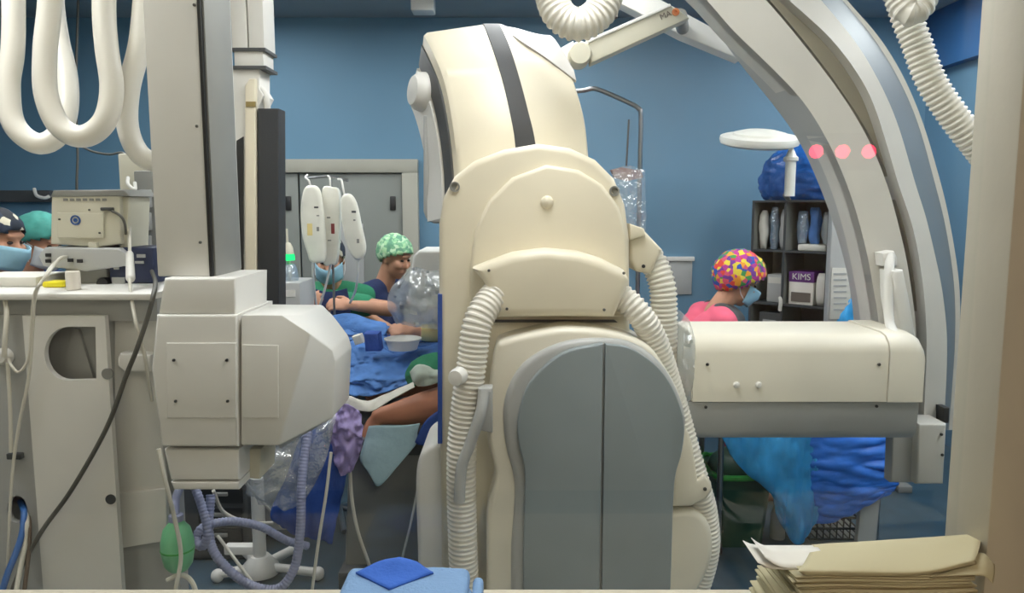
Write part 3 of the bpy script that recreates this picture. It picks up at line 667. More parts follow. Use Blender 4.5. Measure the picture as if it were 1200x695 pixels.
# ------------------------------------------------------------------ ceiling boom
K = thing('ceiling_boom', 'pale jointed ceiling arm with a cylinder joint and small printed mark', 'ceiling arm', P(680, 75, 3.4))
b = new(); pprism(b, [(689, 48), (785, 6), (797, 12), (808, 21), (693, 74)], 3.4, .1, .006); ba = finish('lower_arm', b, MT['device'], K)
b = new(); pprism(b, [(687, 47), (785, 4), (787, 7), (690, 50)], 3.39, .12, .002); finish('top_edge', b, MT['white'], K)
b = new(); lathe(b, [(0, .005), (.044, .004), (.05, -.01), (.05, -.12), (0, -.12)], P(680, 62, 3.38), (0, -1, 0), 28); finish('joint', b, MT['device'], K)
b = new(); pprism(b, [(654, 58), (672, 48), (674, 72), (662, 76)], 3.42, .08, .004); finish('stub', b, MT['white'], K)
b = new(); pprism(b, [(700, -24), (724, -28), (868, 50), (868, 70), (800, 42), (705, -8)], 3.7, .1, .008); finish('upper_arm', b, MT['white'], K)
b = new(); c = P(712, -10, 3.75); lathe(b, [(.05, c.z - .12), (.05, R['h'] - .004), (0, R['h'] - .004)], (c.x, 3.75, 0)); lathe(b, [(0, c.z - .12), (.05, c.z - .12), (.05, c.z - .119)], (c.x, 3.75, 0)); finish('ceiling_stem', b, MT['white'], K)
b = new(); c1, c2 = P(797, 18, 3.46), P(800, 34, 3.72); tube(b, [c1, c2], .03, 14); finish('pivot_pin', b, MT['mgrey'], K)
rt = Matrix.Rotation(math.radians(-24), 3, 'Y').inverted() @ Matrix.Rotation(math.radians(90), 3, 'X')
rt = Matrix.Rotation(math.radians(-24), 3, 'Y') @ Matrix.Rotation(math.radians(90), 3, 'X')
text_mesh('MA', .035, P(780, 18, 3.397), MT['printg'], 'printed_mark', ba, rt)
b = new(); c = P(792, 14, 3.396); lathe(b, [(.008, -.003), (.016, -.003), (.016, .002), (.008, .002), (.008, -.003)], c, (0, -1, 0), 20); finish('printed_ring', b, MT['orange'], ba)

# ------------------------------------------------------------------ equipment cart on the left
YC = 2.15
C = thing('equipment_cart', 'tall white equipment cart with a D-shaped cutout in its front', 'cart', (P(60, 600, YC).x, YC + .25, 0))
def wz(px, py, Y, z): p = P(px, py, Y); return Vector((p.x, Y, z))
zpan = P(80, 370, YC).z; outer = [wz(36, 500, YC, zpan), wz(131, 500, YC, zpan), wz(131, 500, YC, .12), wz(36, 500, YC, .12)]
D = [P(112, 383, YC), P(113, 445, YC), P(80, 446, YC)] + [P(80 + 28 * math.cos(t), 414.5 + 31.5 * math.sin(t), YC) for t in [math.pi / 2 + k * math.pi / 14 for k in range(1, 14)]] + [P(80, 383, YC)]
notch1 = [P(130.2 - .3 + 0, 0, YC)] if False else None
b = new(); plate(b, outer, [D], .02); fp = finish('front_panel', b, MT['white'], C, 30)
b = new(); l0 = P(36, 370, YC).x; l1 = P(-120, 370, YC + .02).x
hole = [P(20 + 12 * math.cos(t), 597 + 16 * math.sin(t), YC + .012) for t in [k * math.pi / 8 for k in range(16)]]
plate(b, [wz(-120, 500, YC + .012, zpan), wz(37, 500, YC + .012, zpan), wz(37, 500, YC + .012, .12), wz(-120, 500, YC + .012, .12)], [hole], .02); finish('side_front', b, MT['lgrey'], C, 30)
b = new(); pprism(b, [(134, 370), (191, 370), (193, 575), (160, 582), (134, 584)], YC + .06, .02, .003); finish('recessed_panel', b, MT['white'], C)
b = new(); pprism(b, [(136, 578), (194, 573), (196, 634), (140, 643)], YC + .05, .02, .003); finish('foot_panel', b, MT['white'], C)
b = new(); pprism(b, [(140, 414), (176, 416), (176, 436), (146, 437), (137, 429), (137, 420)], YC + .01, .06, .008); finish('cable_bracket', b, MT['white'], C)
b = new(); lathe(b, [(.016, -.004), (.016, .003), (0, .003)], P(126, 438, YC), (0, -1, 0), 16); finish('lock', b, MT['mgrey'], C)
b = new(); lathe(b, [(.015, -.004), (.015, .003), (0, .003)], P(130, 585, YC), (0, -1, 0), 16); finish('lock', b, MT['dgrey'], C)
xl, xr = P(-120, 400, YC).x, P(192, 400, YC + .06).x
ztop = P(90, 344, YC - .02).z; zf = P(90, 352, YC - .02).z; zp = P(90, 370, YC).z
b = new(); box(b, (xl, YC - .02, zf), (xr + .01, YC + .5, ztop), .005); finish('top_shelf', b, MT['white'], C)
b = new(); box(b, (xl, YC + .03, zp - .02), (xr, YC + .3, zf)); finish('shelf_recess', b, MT['lgrey'], C)
b = new()
for lo, hi in (((xl, YC + .09, .12), (P(134, 500, YC).x, YC + .2, zp - .02)), ((xl, YC + .2, .12), (P(60, 500, YC).x, YC + .48, zp - .02)), ((P(134, 500, YC).x, YC + .08, .3), (xr, YC + .14, zp - .02))): box(b, lo, hi)
finish('body', b, MT['lgrey'], C)
b = new(); prism(b, [P(92, 386, YC + .078), P(110, 446, YC + .078), P(72, 446, YC + .078), P(86, 384, YC + .078)], .01); finish('inner_brace', b, MT['lgrey'], C)
for x in (xl + .1, P(60, 500, YC).x - .05):
    for y in (YC + .08, YC + .42):
        b = new(); lathe(b, [(0, -.015), (.05, -.015), (.05, .015), (0, .015)], (x, y, .05), (1, 0, 0), 18); box(b, (x - .012, y - .03, .06), (x + .012, y + .03, .125)); finish('caster', b, MT['dark'], C)
# monitor seen from behind
Mn = thing('patient_monitor', 'beige monitor seen from behind with a round blue mark', 'monitor', (P(100, 320, 2.42).x, 2.5, ztop))
b = new(); pprism(b, [(60, 229), (140, 229), (142, 286), (112, 290), (59, 286)], 2.40, .16, .006); finish('case', b, MT['device'], Mn)
b = new(); pprism(b, [(140, 229), (151, 231), (149, 297), (138, 296), (141, 286)], 2.42, .14, .004); finish('side_case', b, MT['device'], Mn)
b = new(); pprism(b, [(62, 223), (145, 222), (152, 230), (58, 231)], 2.395, .18, .006); finish('top_cover', b, MT['mgrey'], Mn)
b = new(); pprism(b, [(67, 249), (121, 250), (121, 279), (67, 279)], 2.392, .012, .002); rp = finish('rear_plate', b, MT['device'], Mn)
b = new(); lathe(b, [(.011, -.002), (.0155, -.002), (.0155, .002), (.011, .002), (.011, -.002)], P(88.5, 258, 2.391), (0, -1, 0), 22); finish('round_mark', b, MT['logo'], rp)
b = new(); lathe(b, [(0, .002), (.006, .002), (.006, -.002), (0, -.002)], P(88.5, 258, 2.391), (0, -1, 0), 14); finish('mark_centre', b, MT['logo'], rp)
for k in range(7):
    b = new(); pxbox(b, 74 + k * 7.6, 232.5, 79 + k * 7.6, 235.5, 2.397, .006); finish('vent_slot', b, MT['mgrey'], Mn)
for x, y in ((70, 257), (117, 273), (105, 246)): screw(rp if y > 250 else Mn, x, y, 2.391 if y > 250 else 2.398, .003, MT['screwg'])
b = new(); pxbox(b, 117, 243, 131, 247, 2.385, .02, .003); finish('plug', b, MT['dgrey'], Mn)
b = new(); pprism(b, [(52, 290), (138, 291), (150, 300), (146, 312), (100, 318), (50, 312), (44, 300)], 2.37, .17, .006); md = finish('base_module', b, MT['lgrey'], Mn)
for x, y in ((56, 299), (56, 306), (82, 305), (93, 306)):
    b = new(); pxbox(b, x - 3, y - 2, x + 3, y + 2, 2.365, .01); finish('socket', b, MT['dark'], md)
b = new(); c = P(105, 318, 2.45); box(b, (c.x - .05, 2.4, ztop), (c.x + .08, 2.52, c.z + .03), .006); finish('stand', b, MT['mgrey'], Mn)
b = new(); pxbox(b, 103, 284, 113, 294, 2.385, .05, .003); finish('swivel', b, MT['device'], Mn)
# small things on the shelf
b = new(); c = P(82, 343, 2.2); r = M(8, 2.2); lathe(b, [(0, 0), (r, 0), (r, .052), (r * .85, .055), (r * .8, .05), (r * .78, .01), (0, .01)], (c.x, 2.22, ztop + .001), (0, 0, 1), 20); tag(finish('plastic_cup', b, MT['cup']), 'small white round pot standing on the cart shelf', 'pot')
b = new(); a0, a1 = P(54, 336, 2.3), P(78, 336, 2.3); box(b, (a0.x, 2.28, ztop + .001), (a1.x, 2.34, ztop + .018), .004); tag(finish('folder', b, MT['yellow']), 'bright yellow flat piece on the cart shelf', 'folder')
b = new(); a0, a1 = P(-40, 330, 2.32), P(47, 330, 2.32); box(b, (a0.x, 2.30, ztop + .001), (a1.x, 2.5, ztop + .03), .004); tag(finish('tray', b, MT['paper']), 'flat white tray on the cart shelf beside the yellow piece', 'tray')
V = thing('infusion_device', 'dark navy blocky infusion device on the cart shelf', 'device', (P(150, 340, 2.4).x, 2.45, ztop))
zs = ztop + .001
b = new(); a0, a1 = P(128, 320, 2.4), P(181, 320, 2.4); box(b, (a0.x, 2.4, zs), (a1.x, 2.55, P(150, 290, 2.4).z), .006); finish('case', b, MT['navydev'], V)
for (x0, y0, x1, y1) in ((131, 325, 146, 334), (160, 298, 170, 302), (158, 306, 168, 309), (131, 300, 138, 305), (133, 311, 139, 316)):
    b = new(); pxbox(b, x0, y0, x1, y1, 2.396, .006); finish('label_plate', b, MT['lgrey'], V)
b = new(); lathe(b, [(0, .02), (.018, .018), (.02, 0), (.02, -.03), (0, -.03)], P(123, 332, 2.4), (0, -1, 0), 16); finish('knob', b, MT['dark'], V)
T = thing('pump_stack', 'grey stacked pump unit on a pole behind the navy device', 'pump', (P(165, 330, 2.75).x, 2.8, 0))
b = new(); pxbox(b, 160, 200, 196, 340, 2.72, .16, .006); finish('case', b, MT['mgrey'], T)
for k in range(4):
    b = new(); pxbox(b, 163, 222 + k * 27, 176, 243 + k * 27, 2.705, .03, .004); pf = finish('pump_face', b, MT['lgrey'], T)
    b = new(); pxbox(b, 166, 226 + k * 27, 172, 232 + k * 27, 2.70, .01); finish('button', b, MT['white'], pf)
b = new(); pxbox(b, 139, 180, 190, 226, 2.78, .1, .006); finish('backing', b, MT['device'], T)
b = new(); c = P(168, 300, 2.8); tube(b, [Vector((c.x, 2.83, .06)), Vector((c.x, 2.83, P(168, 185, 2.8).z))], .014); finish('pole', b, MT['metal'], T)
b = new(); lathe(b, [(0, 0), (.22, 0), (.22, .02), (.03, .06), (0, .06)], (c.x, 2.83, 0), (0, 0, 1), 24); finish('foot', b, MT['mgrey'], T)
b = new(); pprism(b, [(153, 228), (160, 226), (164, 240), (163, 290), (154, 290), (152, 260)], 2.66, .03, .008); finish('blue_packet', b, MT['clothd'], T)
b = new(); pprism(b, [(143, 235), (152, 232), (153, 246), (147, 248), (142, 243)], 2.66, .03, .004); finish('connector', b, MT['white'], T)
b = new(); pprism(b, [(142, 278), (152, 276), (153, 283), (146, 286), (141, 284)], 2.66, .03, .004); finish('connector', b, MT['white'], T)
b = new(); tube(b, cr([P(150, 208, 2.66), P(150, 216, 2.64), P(158, 222, 2.64), P(158, 214, 2.66)], 6), .006); finish('hook', b, MT['white'], T)
# cables
def cable(pix, r, m, label, n=10):
    b = new(); tube(b, cr([P(*p) for p in pix], n), r, 8); o = finish('cable', b, m, None, 60); tag(o, label, 'cable'); return o
cable([(78, 301, 2.355), (70, 303, 2.3), (58, 318, 2.14), (45, 336, 2.11), (40, 356, 2.11), (38, 390, 2.12), (34, 440, 2.125), (22, 500, 2.13), (14, 560, 2.13), (10, 640, 2.12), (6, 740, 2.12)], .0045, MT['cable_w'], 'white cable running from the beige monitor down the cart front')
cable([(76, 301, 2.357), (62, 310, 2.25), (50, 328, 2.12), (40, 346, 2.105), (37, 380, 2.115), (33, 420, 2.12), (22, 436, 2.12), (13, 428, 2.12), (10, 420, 2.14)], .004, MT['cable_w'], 'white cable looping from the beige monitor to the round socket')
cable([(131, 247, 2.39), (141, 253, 2.36), (146, 262, 2.37), (148, 280, 2.45)], .004, MT['cable_g'], 'short grey cable plugged into the back of the beige monitor')
ck = cable([(152, 226, 2.63), (152, 250, 2.5), (152, 290, 2.36), (152, 330, 2.2), (158, 372, 2.11), (166, 400, 2.11), (172, 430, 2.12), (178, 470, 2.16)], .005, MT['cable_w'], 'white cable with a thick white plug hanging over the cart edge')
b = new(); a0, a1 = P(152, 298, 2.33), P(153, 326, 2.22); capsule(b, a0, a1, .011, .013); finish('plug', b, MT['white'], ck)
cable([(178, 318, 2.395), (182, 330, 2.3), (180, 345, 2.11), (173, 372, 2.1), (160, 410, 2.1), (148, 440, 2.11), (130, 490, 2.12), (110, 530, 2.125), (80, 580, 2.125), (52, 618, 2.125), (30, 655, 2.12), (15, 690, 2.11), (0, 740, 2.1)], .0065, MT['cable_g'], 'dark grey cable crossing the white cart front diagonally')
so = thing('cable_socket', 'round white cable socket on the cart side', 'socket', P(7, 436, 2.16))
b = new(); lathe(b, [(0, .02), (.014, .02), (.022, .012), (.026, -.004), (0, -.004)], P(5, 418, 2.155), (0, -1, 0), 20); finish('collar', b, MT['white'], so)
b = new(); tube(b, cr([P(5, 418, 2.13), P(6, 395, 2.125), P(8, 366, 2.14), P(6, 350, 2.16)], 6), .007); tube(b, cr([P(9, 425, 2.13), P(12, 480, 2.13), P(13, 530, 2.13)], 6), .0055); finish('lead', b, MT['cable_w'], so)
b = new(); pxbox(b, 7, 532, 24, 539, 2.145, .02, .003); tag(finish('cable_clip', b, MT['dgrey']), 'small dark clip on the side of the white cart', 'clip')
for pix, r, m, lb in (([(24, 588, 2.24), (28, 600, 2.15), (26, 625, 2.12), (18, 650, 2.1), (8, 675, 2.08), (-5, 720, 2.06)], .009, MT['cable_b'], 'blue cable coming out of the cart opening'),
                      ([(26, 592, 2.25), (31, 606, 2.145), (30, 635, 2.12), (24, 665, 2.1), (15, 720, 2.06)], .0075, MT['cable_w'], 'white cable beside the blue cable from the cart opening'),
                      ([(27, 594, 2.26), (34, 610, 2.145), (34, 645, 2.12), (30, 680, 2.1), (24, 730, 2.07)], .006, MT['cable_br'], 'brown cable from the cart opening')):
    cable(pix, r, m, lb)
# thin cables hanging in front of the blue wall
for k, (x, lb) in enumerate(((91, 'thin grey cable hanging in front of the blue wall above the monitor'),)):
    cable([(x + 2, -40, 5.0), (x - 2, 100, 5.0), (x, 180, 5.0), (x - 1, 224, 5.0), (x + 4, 300, 5.05), (x, 420, 5.1)], .008, MT['cable_g'], lb)
cable([(96, 172, 3.6), (110, 178, 3.4), (128, 181, 3.2), (145, 180, 2.95), (150, 200, 2.85)], .005, MT['cable_g'], 'thin grey cable leading to the pump stack')
# ------------------------------------------------------------------ people
def fuse(bm, voxel, it=4):
    """overlapping limbs -> one continuous skin"""
    me = bpy.data.meshes.new('tmp'); bmesh.ops.recalc_face_normals(bm, faces=bm.faces); bm.to_mesh(me); bm.free()
    o = bpy.data.objects.new('tmp', me); COL.objects.link(o)
    r = o.modifiers.new('r', 'REMESH'); r.mode = 'VOXEL'; r.voxel_size = voxel
    s = o.modifiers.new('s', 'SMOOTH'); s.factor = .5; s.iterations = it
    dg = bpy.context.evaluated_depsgraph_get(); m2 = bpy.data.meshes.new_from_object(o.evaluated_get(dg))
    bpy.data.objects.remove(o); bpy.data.meshes.remove(me)
    b = new(); b.from_mesh(m2); bpy.data.meshes.remove(m2); return b
def frame(f, tilt=0):
    f = Vector(f).normalized(); s = f.cross(Vector((0, 0, 1))).normalized(); u = s.cross(f).normalized()
    return f, s, u
def M3(f, s, u): return Matrix((f, s, u)).transposed()
def hand(bm, wrist, d, n, curl=.5, thumb=1, gap=1.0):
    """palm, four fingers and a side thumb; d along the hand, n out of the back of the hand"""
    d = Vector(d).normalized(); n = Vector(n); n = (n - d * n.dot(d)).normalized(); l = d.cross(n).normalized() * thumb
    w0 = Vector(wrist)
    ell(bm, w0 + d * .048, (.05, .04, .017), M3(d, l, n), 12, 8)
    capsule(bm, w0 - d * .02, w0 + d * .02, .026, .026)
    for k, ln in enumerate((.072, .082, .076, .058)):
        off = (.031 - k * .021) * gap; p = w0 + d * (.088 - abs(k - 1.2) * .004) + l * off; dirv = (d + l * (off * 1.2)).normalized(); a = 0
        for q, fr in enumerate((.45, .32, .23)):
            a = curl * (q + .6); v = dirv * math.cos(a) - n * math.sin(a); p2 = p + v * ln * fr
            capsule(bm, p, p2, .0095 - q * .0008, .0088 - q * .0008, 8); p = p2
    p = w0 + d * .025 + l * .03; v = (d * .7 + l * .65 - n * .35).normalized()
    p2 = p + v * .042; capsule(bm, p, p2, .013, .0105, 8); v2 = (d * .95 + l * .15 - n * .35).normalized(); capsule(bm, p2, p2 + v2 * .03, .0102, .009, 8)
def head_shape(bm, c, f, s, u):
    R3 = M3(f, s, u)
    L = lambda x, y, z: c + f * x + s * y + u * z
    ell(bm, L(-.012, 0, .03), (.096, .075, .088), R3); ell(bm, L(.022, 0, -.045), (.066, .058, .07), R3)
    capsule(bm, L(.052, 0, -.095), L(.04, 0, -.09), .026, .03)
    capsule(bm, L(.083, 0, .012), L(.103, 0, -.028), .009, .013, 8)                       # nose
    ell(bm, L(.078, 0, .034), (.018, .052, .012), R3, 12, 8)                              # brow
    capsule(bm, L(.084, -.018, -.066), L(.084, .018, -.066), .008, .008, 8)               # lips
    for k in (-1, 1):
        ell(bm, L(-.008, .075 * k, -.008), (.02, .009, .032), R3, 12, 8)                   # ears
    for k in (-1, 1): ell(bm, L(.062, .04 * k, -.022), (.03, .026, .026), R3, 12, 8)       # cheeks
def cap_part(T, c, f, s, u, m, puff=1.0, low=-.02, back=-.07):
    b = new(); R3 = M3(f, s, u); ell(b, c - f * .014 + u * .032, (.108 * puff, .088 * puff, .1 * puff), R3, 36, 24)
    for v in list(b.verts):
        q = v.co - c; x, z = q.dot(f), q.dot(u)
        if z < (.045 if x > 0 else .045) + (x - .09) * ((.045 - back) / .19): b.verts.remove(v)
        else:
            nz = noise.noise(v.co * 40) * .004 * puff * (1 if puff < 1.1 else 2); v.co += q.normalized() * nz
    return finish('cap', b, m, T, 180, solid=.004)
def mask_part(T, c, f, s, u, m):
    b = new(); rows = []
    for z in (-.012, -.03, -.05, -.07, -.092, -.108):
        r = []
        for k in range(-6, 7):
            a = k / 6 * 1.25; rad = .108 - max(0, -z - .07) * .45 + .026 * max(0, math.cos(a * 1.3)) * (1 if z > -.06 else .3)
            r.append(c + f * (rad * math.cos(a) + .004) + s * (.076 * math.sin(a)) + u * (z + .012 * abs(math.sin(a))))
        rows.append(r)
    loft(b, rows, closed_ring=False); mo = finish('face_mask', b, m, T, 180, solid=.003)
    b = new()
    for k in (-1, 1):
        for z0, z1 in ((-.014, .02), (-.09, -.03)): tube(b, [c + f * .03 + s * .078 * k + u * (z0 + .01), c + s * .082 * k + u * ((z0 + z1) / 2), c - f * .02 + s * .08 * k + u * z1], .0022, 6)
    finish('strap', b, MT['maskw'], mo)
def person(label, hd, face, hip, arms, legs, skin, top, low, cap, mask, puff=1.0, shoulder=.18, group=None, sleeve=.75, capback=-.07, vox=.009, foot=None, glove=None):
    f, s, u = frame(face); c = Vector(hd); hip = Vector(hip)
    T = thing('person', label, 'person', (hip.x, hip.y, 0), group)
    nb = c - u * .175 - f * .045; bf = Vector((f.x, f.y, 0)).normalized(); bs = bf.cross(Vector((0, 0, 1))).normalized()
    ax = (hip - nb).normalized()
    sh = [nb + ax * .06 + bs * shoulder * k for k in (-1, 1)]
    b = new(); head_shape(b, c, f, s, u); capsule(b, c - u * .06 - f * .02, nb + ax * .03, .055, .06)
    def torso(bm, e):
        for k in (-1, 1):
            capsule(bm, nb + ax * .12 + bs * .075 * k, nb.lerp(hip, .62) + bs * .065 * k, .098 + e, .09 + e)
            capsule(bm, nb.lerp(hip, .6) + bs * .065 * k, hip + bs * .075 * k, .092 + e, .105 + e)
            capsule(bm, nb + ax * .03 + bs * .05 * k, nb + ax * .06 + bs * (shoulder - .015) * k, .055 + e, .062 + e)
    torso(b, -.012)
    def limbs(bm, e, part=1.0, hands=False):
        for k, (el_, wr, hdv, hn, curl) in zip((-1, 1), arms):
            S = sh[0] if k < 0 else sh[1]; el_ = Vector(el_); wr = Vector(wr)
            if part >= 1: capsule(bm, S, el_, .055 + e, .043 + e); capsule(bm, el_, wr, .043 + e, .027 + e)
            else: capsule(bm, S, S.lerp(el_, part), .06 + e, .058 + e)
            if hands: hand(bm, wr, hdv, hn, curl, k)
    limbs(b, 0, 1.0, True)
    def leg(bm, e, shoes=True):
        for k, (kn, an) in zip((-1, 1), legs):
            h = hip + bs * .09 * k; capsule(bm, h, kn, .088 + e, .06 + e); capsule(bm, kn, an, .06 + e, .042 + e)
            if shoes: capsule(bm, Vector(an) - Vector((0, 0, .04)) - bf * .03, Vector(an) - Vector((0, 0, .045)) + bf * .15, .036, .032)
    leg(b, -.01)
    bd = finish('body', fuse(b, vox), skin, T, 180)
    b = new(); torso(b, .008); limbs(b, .006, sleeve); finish('scrub_top', fuse(b, .014), top, T, 180)
    b = new(); leg(b, .01, False); finish('trousers', fuse(b, .016), low, T, 180)
    if cap: cap_part(T, c, f, s, u, cap, puff, back=capback)
    if mask: mask_part(T, c, f, s, u, mask)
    b = new()
    for k in (-1, 1): ell(b, c + f * .079 + s * .03 * k + u * .008, (.009, .013, .007), M3(f, s, u), 10, 6)
    finish('eyes', b, MT['eye'], T, 180)
    return T, f, s, u, nb, sh, bf, bs
def standing_legs(hip, bf, bs, z=.5): return [(Vector((hip.x, hip.y, .5)) + bs * .1 * k + bf * .03, Vector((hip.x, hip.y, .085)) + bs * .11 * k) for k in (-1, 1)]
def relaxed(hdp, bf, bs, hip):
    out = []
    for k in (-1, 1):
        e = hip + bs * .24 * k + Vector((0, 0, .18)); out.append((e, e + bf * .2 + Vector((0, 0, -.06)), bf + Vector((0, 0, -.3)), Vector((0, 0, 1)), .4))
    return out
def dirs(face): 
    bf = Vector((face[0], face[1], 0)).normalized(); return bf, bf.cross(Vector((0, 0, 1))).normalized()

# two people behind the cart
fc = (1, -.12, -.15); bf, bs = dirs(fc); h1 = P(-3, 283, 3.05); hp = Vector((h1.x - .08, 3.05, .86))
person('person in a dark printed cap and blue mask behind the cart', h1, fc, hp, relaxed(h1, bf, bs, hp), standing_legs(hp, bf, bs), MT['skin'], MT['drape2'], MT['drape2'], MT['cap_dark'], MT['mask'], 1.05)
fc = (1, -.25, -.35); bf, bs = dirs(fc); h1 = P(48, 284, 3.62); hp = Vector((h1.x - .06, 3.64, .86))
person('person in a teal cap bending behind the beige monitor', h1, fc, hp, relaxed(h1, bf, bs, hp), standing_legs(hp, bf, bs), MT['skin'], MT['navy'], MT['navy'], MT['teal'], MT['maskw'], 1.1)
# person behind the infusion bags
fc = (.12, -1, -.3); bf, bs = dirs(fc); h1 = P(386, 304, 4.25); hp = Vector((h1.x - .01, 4.34, .86))
ar = [(P(340, 378, 4.12), P(362, 372, 3.95), Vector((.3, -.35, .75)), Vector((-.2, -1, .3)), .45), (P(456, 362, 4.05), P(412, 358, 3.93), Vector((-1, -.1, .12)), Vector((0, -.75, .7)), .75)]
T, f, s, u, nb, sh, bf, bs = person('person in green sleeves and blue mask behind the infusion bags', h1, fc, hp, ar, standing_legs(hp, bf, bs), MT['skin'], MT['green'], MT['navy'], MT['cap_dark'], MT['mask'], 1.0, vox=.007)
b = new(); patch(b, [[(366, 338, 4.08), (386, 342, 4.04), (406, 338, 4.08)], [(362, 360, 4.08), (386, 362, 4.03), (410, 360, 4.08)], [(358, 400, 4.10), (386, 402, 4.05), (412, 400, 4.10)], [(356, 450, 4.12), (386, 452, 4.08), (414, 450, 4.12)]], 5, 5, .004, 12); finish('apron', b, MT['navy'], T, solid=.008)
# person in the green printed cap
fc = (.92, -.55, -.32); bf, bs = dirs(fc); h1 = P(463, 302, 4.6); hp = Vector((h1.x - .12, 4.66, .84))
person('person in a pale green patterned cap and navy scrubs by the door', h1, fc, hp, relaxed(h1, bf, bs, hp), standing_legs(hp, bf, bs), MT['skin'], MT['navy'], MT['navy'], MT['cap_flower'], None, 1.1)
# person whose gloved arm reaches out from behind the gantry
fc = (-.8, -.45, -.3); bf, bs = dirs(fc); hp = Vector((P(585, 350, 4.0).x, 4.05, .86)); h1 = Vector((hp.x - .06, 3.98, 1.5))
ar = [(hp + Vector((.1, .25, .2)), hp + Vector((-.15, .3, .15)), Vector((-1, 0, 0)), Vector((0, 0, 1)), .5), (P(528, 392, 3.72), P(489, 389, 3.66), Vector((-1, -.1, .18)), Vector((.1, -.6, .8)), .5)]
ar = [ar[1], ar[0]] if bs.y < 0 else ar
i_ar = 0 if bs.y < 0 else 1
T, f, s, u, nb, sh, bf, bs = person('person mostly hidden by the scanner arm, reaching out over the drapes', h1, fc, hp, ar, standing_legs(hp, bf, bs), MT['skin'], MT['gown'], MT['gown'], MT['teal'], MT['mask'], 1.05, vox=.007)
b = new(); a0, a1 = P(528, 392, 3.72), P(492, 389.5, 3.663); tube(b, [a1, a1.lerp(a0, .15), a1.lerp(a0, .5), a0], .04, 16, rf=lambda i: (.034, .041, .046, .052)[i]); finish('cuff', b, MT['cuff'], T, solid=.003)
# seated person in pink
fc = (.93, .12, -.42); bf, bs = dirs(fc); h1 = P(866, 330, 4.05); hp = Vector((P(782, 470, 4.1).x, 4.1, .62))
kn = [hp + bf * .42 + bs * .12 * k + Vector((0, 0, -.06)) for k in (-1, 1)]
lg = [(k, Vector((k.x + .02, k.y, .085))) for k in kn]
ar = [(hp + bf * .22 + bs * .27 * k + Vector((0, 0, .22)), hp + bf * .42 + bs * .16 * k + Vector((0, 0, .2)), bf, Vector((0, 0, 1)), .4) for k in (-1, 1)]
T, f, s, u, nb, sh, bf, bs = person('seated person in pink scrubs and a rainbow patterned cap', h1, fc, hp, ar, lg, MT['skin'], MT['pink'], MT['pink'], MT['cap_multi'], MT['mask'], 1.36, capback=-.11)
b = new()
ax = (hp - nb).normalized()
for k in (-1, 1): capsule(b, nb + ax * .10 + bs * .06 * k + bf * .06, nb.lerp(hp, .8) + bs * .06 * k + bf * .03, .122, .122); capsule(b, nb + ax * .02 + bs * .07 * k, nb + ax * .1 + bs * .09 * k, .06, .07)
finish('lead_vest', fuse(b, .014), MT['dgrey'], T, 180)
b = new(); tube(b, cr([nb + ax * .02 - bs * .1 + bf * .0, nb - bs * .075 + bf * .08 + ax * .02, nb + ax * .14 - bs * .08 + bf * .16], 6), .016, 8); finish('vest_strap', b, MT['lgrey'], T)
b = new(); patch(b, [[(828, 384, 3.82), (850, 379, 3.8), (880, 384, 3.82)], [(826, 396, 3.84), (852, 392, 3.8), (886, 396, 3.84)], [(824, 430, 3.86), (852, 428, 3.82), (888, 430, 3.86)]], 6, 6, .01, 10); finish('lap_cloth', b, MT['green'], T, solid=.006)
S_ = thing('stool', 'round grey stool under the person in pink', 'stool', (hp.x, hp.y, 0))
b = new(); lathe(b, [(0, .40), (.16, .40), (.175, .42), (.17, .455), (0, .46)], (hp.x, hp.y, 0)); finish('seat', b, MT['dgrey'], S_)
b = new(); lathe(b, [(0, .05), (.03, .05), (.03, .40), (0, .40)], (hp.x, hp.y, 0)); finish('pole', b, MT['metal'], S_)
for k in range(5):
    a = k * 2 * math.pi / 5; b = new(); tube(b, [Vector((hp.x, hp.y, .07)), Vector((hp.x + .24 * math.cos(a), hp.y + .24 * math.sin(a), .03))], .02); finish('leg', b, MT['metal'], S_)

# ------------------------------------------------------------------ operating table and patient
TB = thing('operating_table', 'grey operating table with an arm board and broad pedestal', 'table', (P(450, 600, 3.2).x, 3.4, 0))
xa = P(398, 500, 3.25).x; ztab = .70
b = new(); box(b, (xa, 3.22, ztab - .05), (.9, 3.80, ztab), .012); finish('table_top', b, MT['dgrey'], TB)
b = new(); box(b, (xa + .05, 3.0, ztab - .045), (0.1, 3.215, ztab - .015), .01); finish('arm_board', b, MT['dgrey'], TB)
b = new(); pprism(b, [(408, 535), (492, 532), (560, 532), (560, 662), (404, 664)], 3.12, .5, .012); pdl = finish('pedestal', b, MT['mgrey'], TB)
b = new(); pxbox(b, 404, 522, 560, 534, 3.1, .52, .006); finish('pedestal_collar', b, MT['dgrey'], TB)
b = new(); z0 = P(480, 662, 3.12).z; box(b, (P(400, 660, 3.12).x, 3.05, 0), (P(600, 660, 3.12).x, 3.9, max(.05, z0)), .01); finish('foot', b, MT['dgrey'], TB)
Pt = thing('patient', 'patient lying under blue drapes with one bare limb showing', 'person', (-.1, 3.5, ztab + .005))
b = new(); f, s, u = Vector((0, 0, 1)), Vector((0, 1, 0)), Vector((1, 0, 0))
hc = Vector((.76, 3.52, ztab + .11)); head_shape(b, hc, f, s, u); capsule(b, hc - u * .06, hc - u * .2, .055, .06)
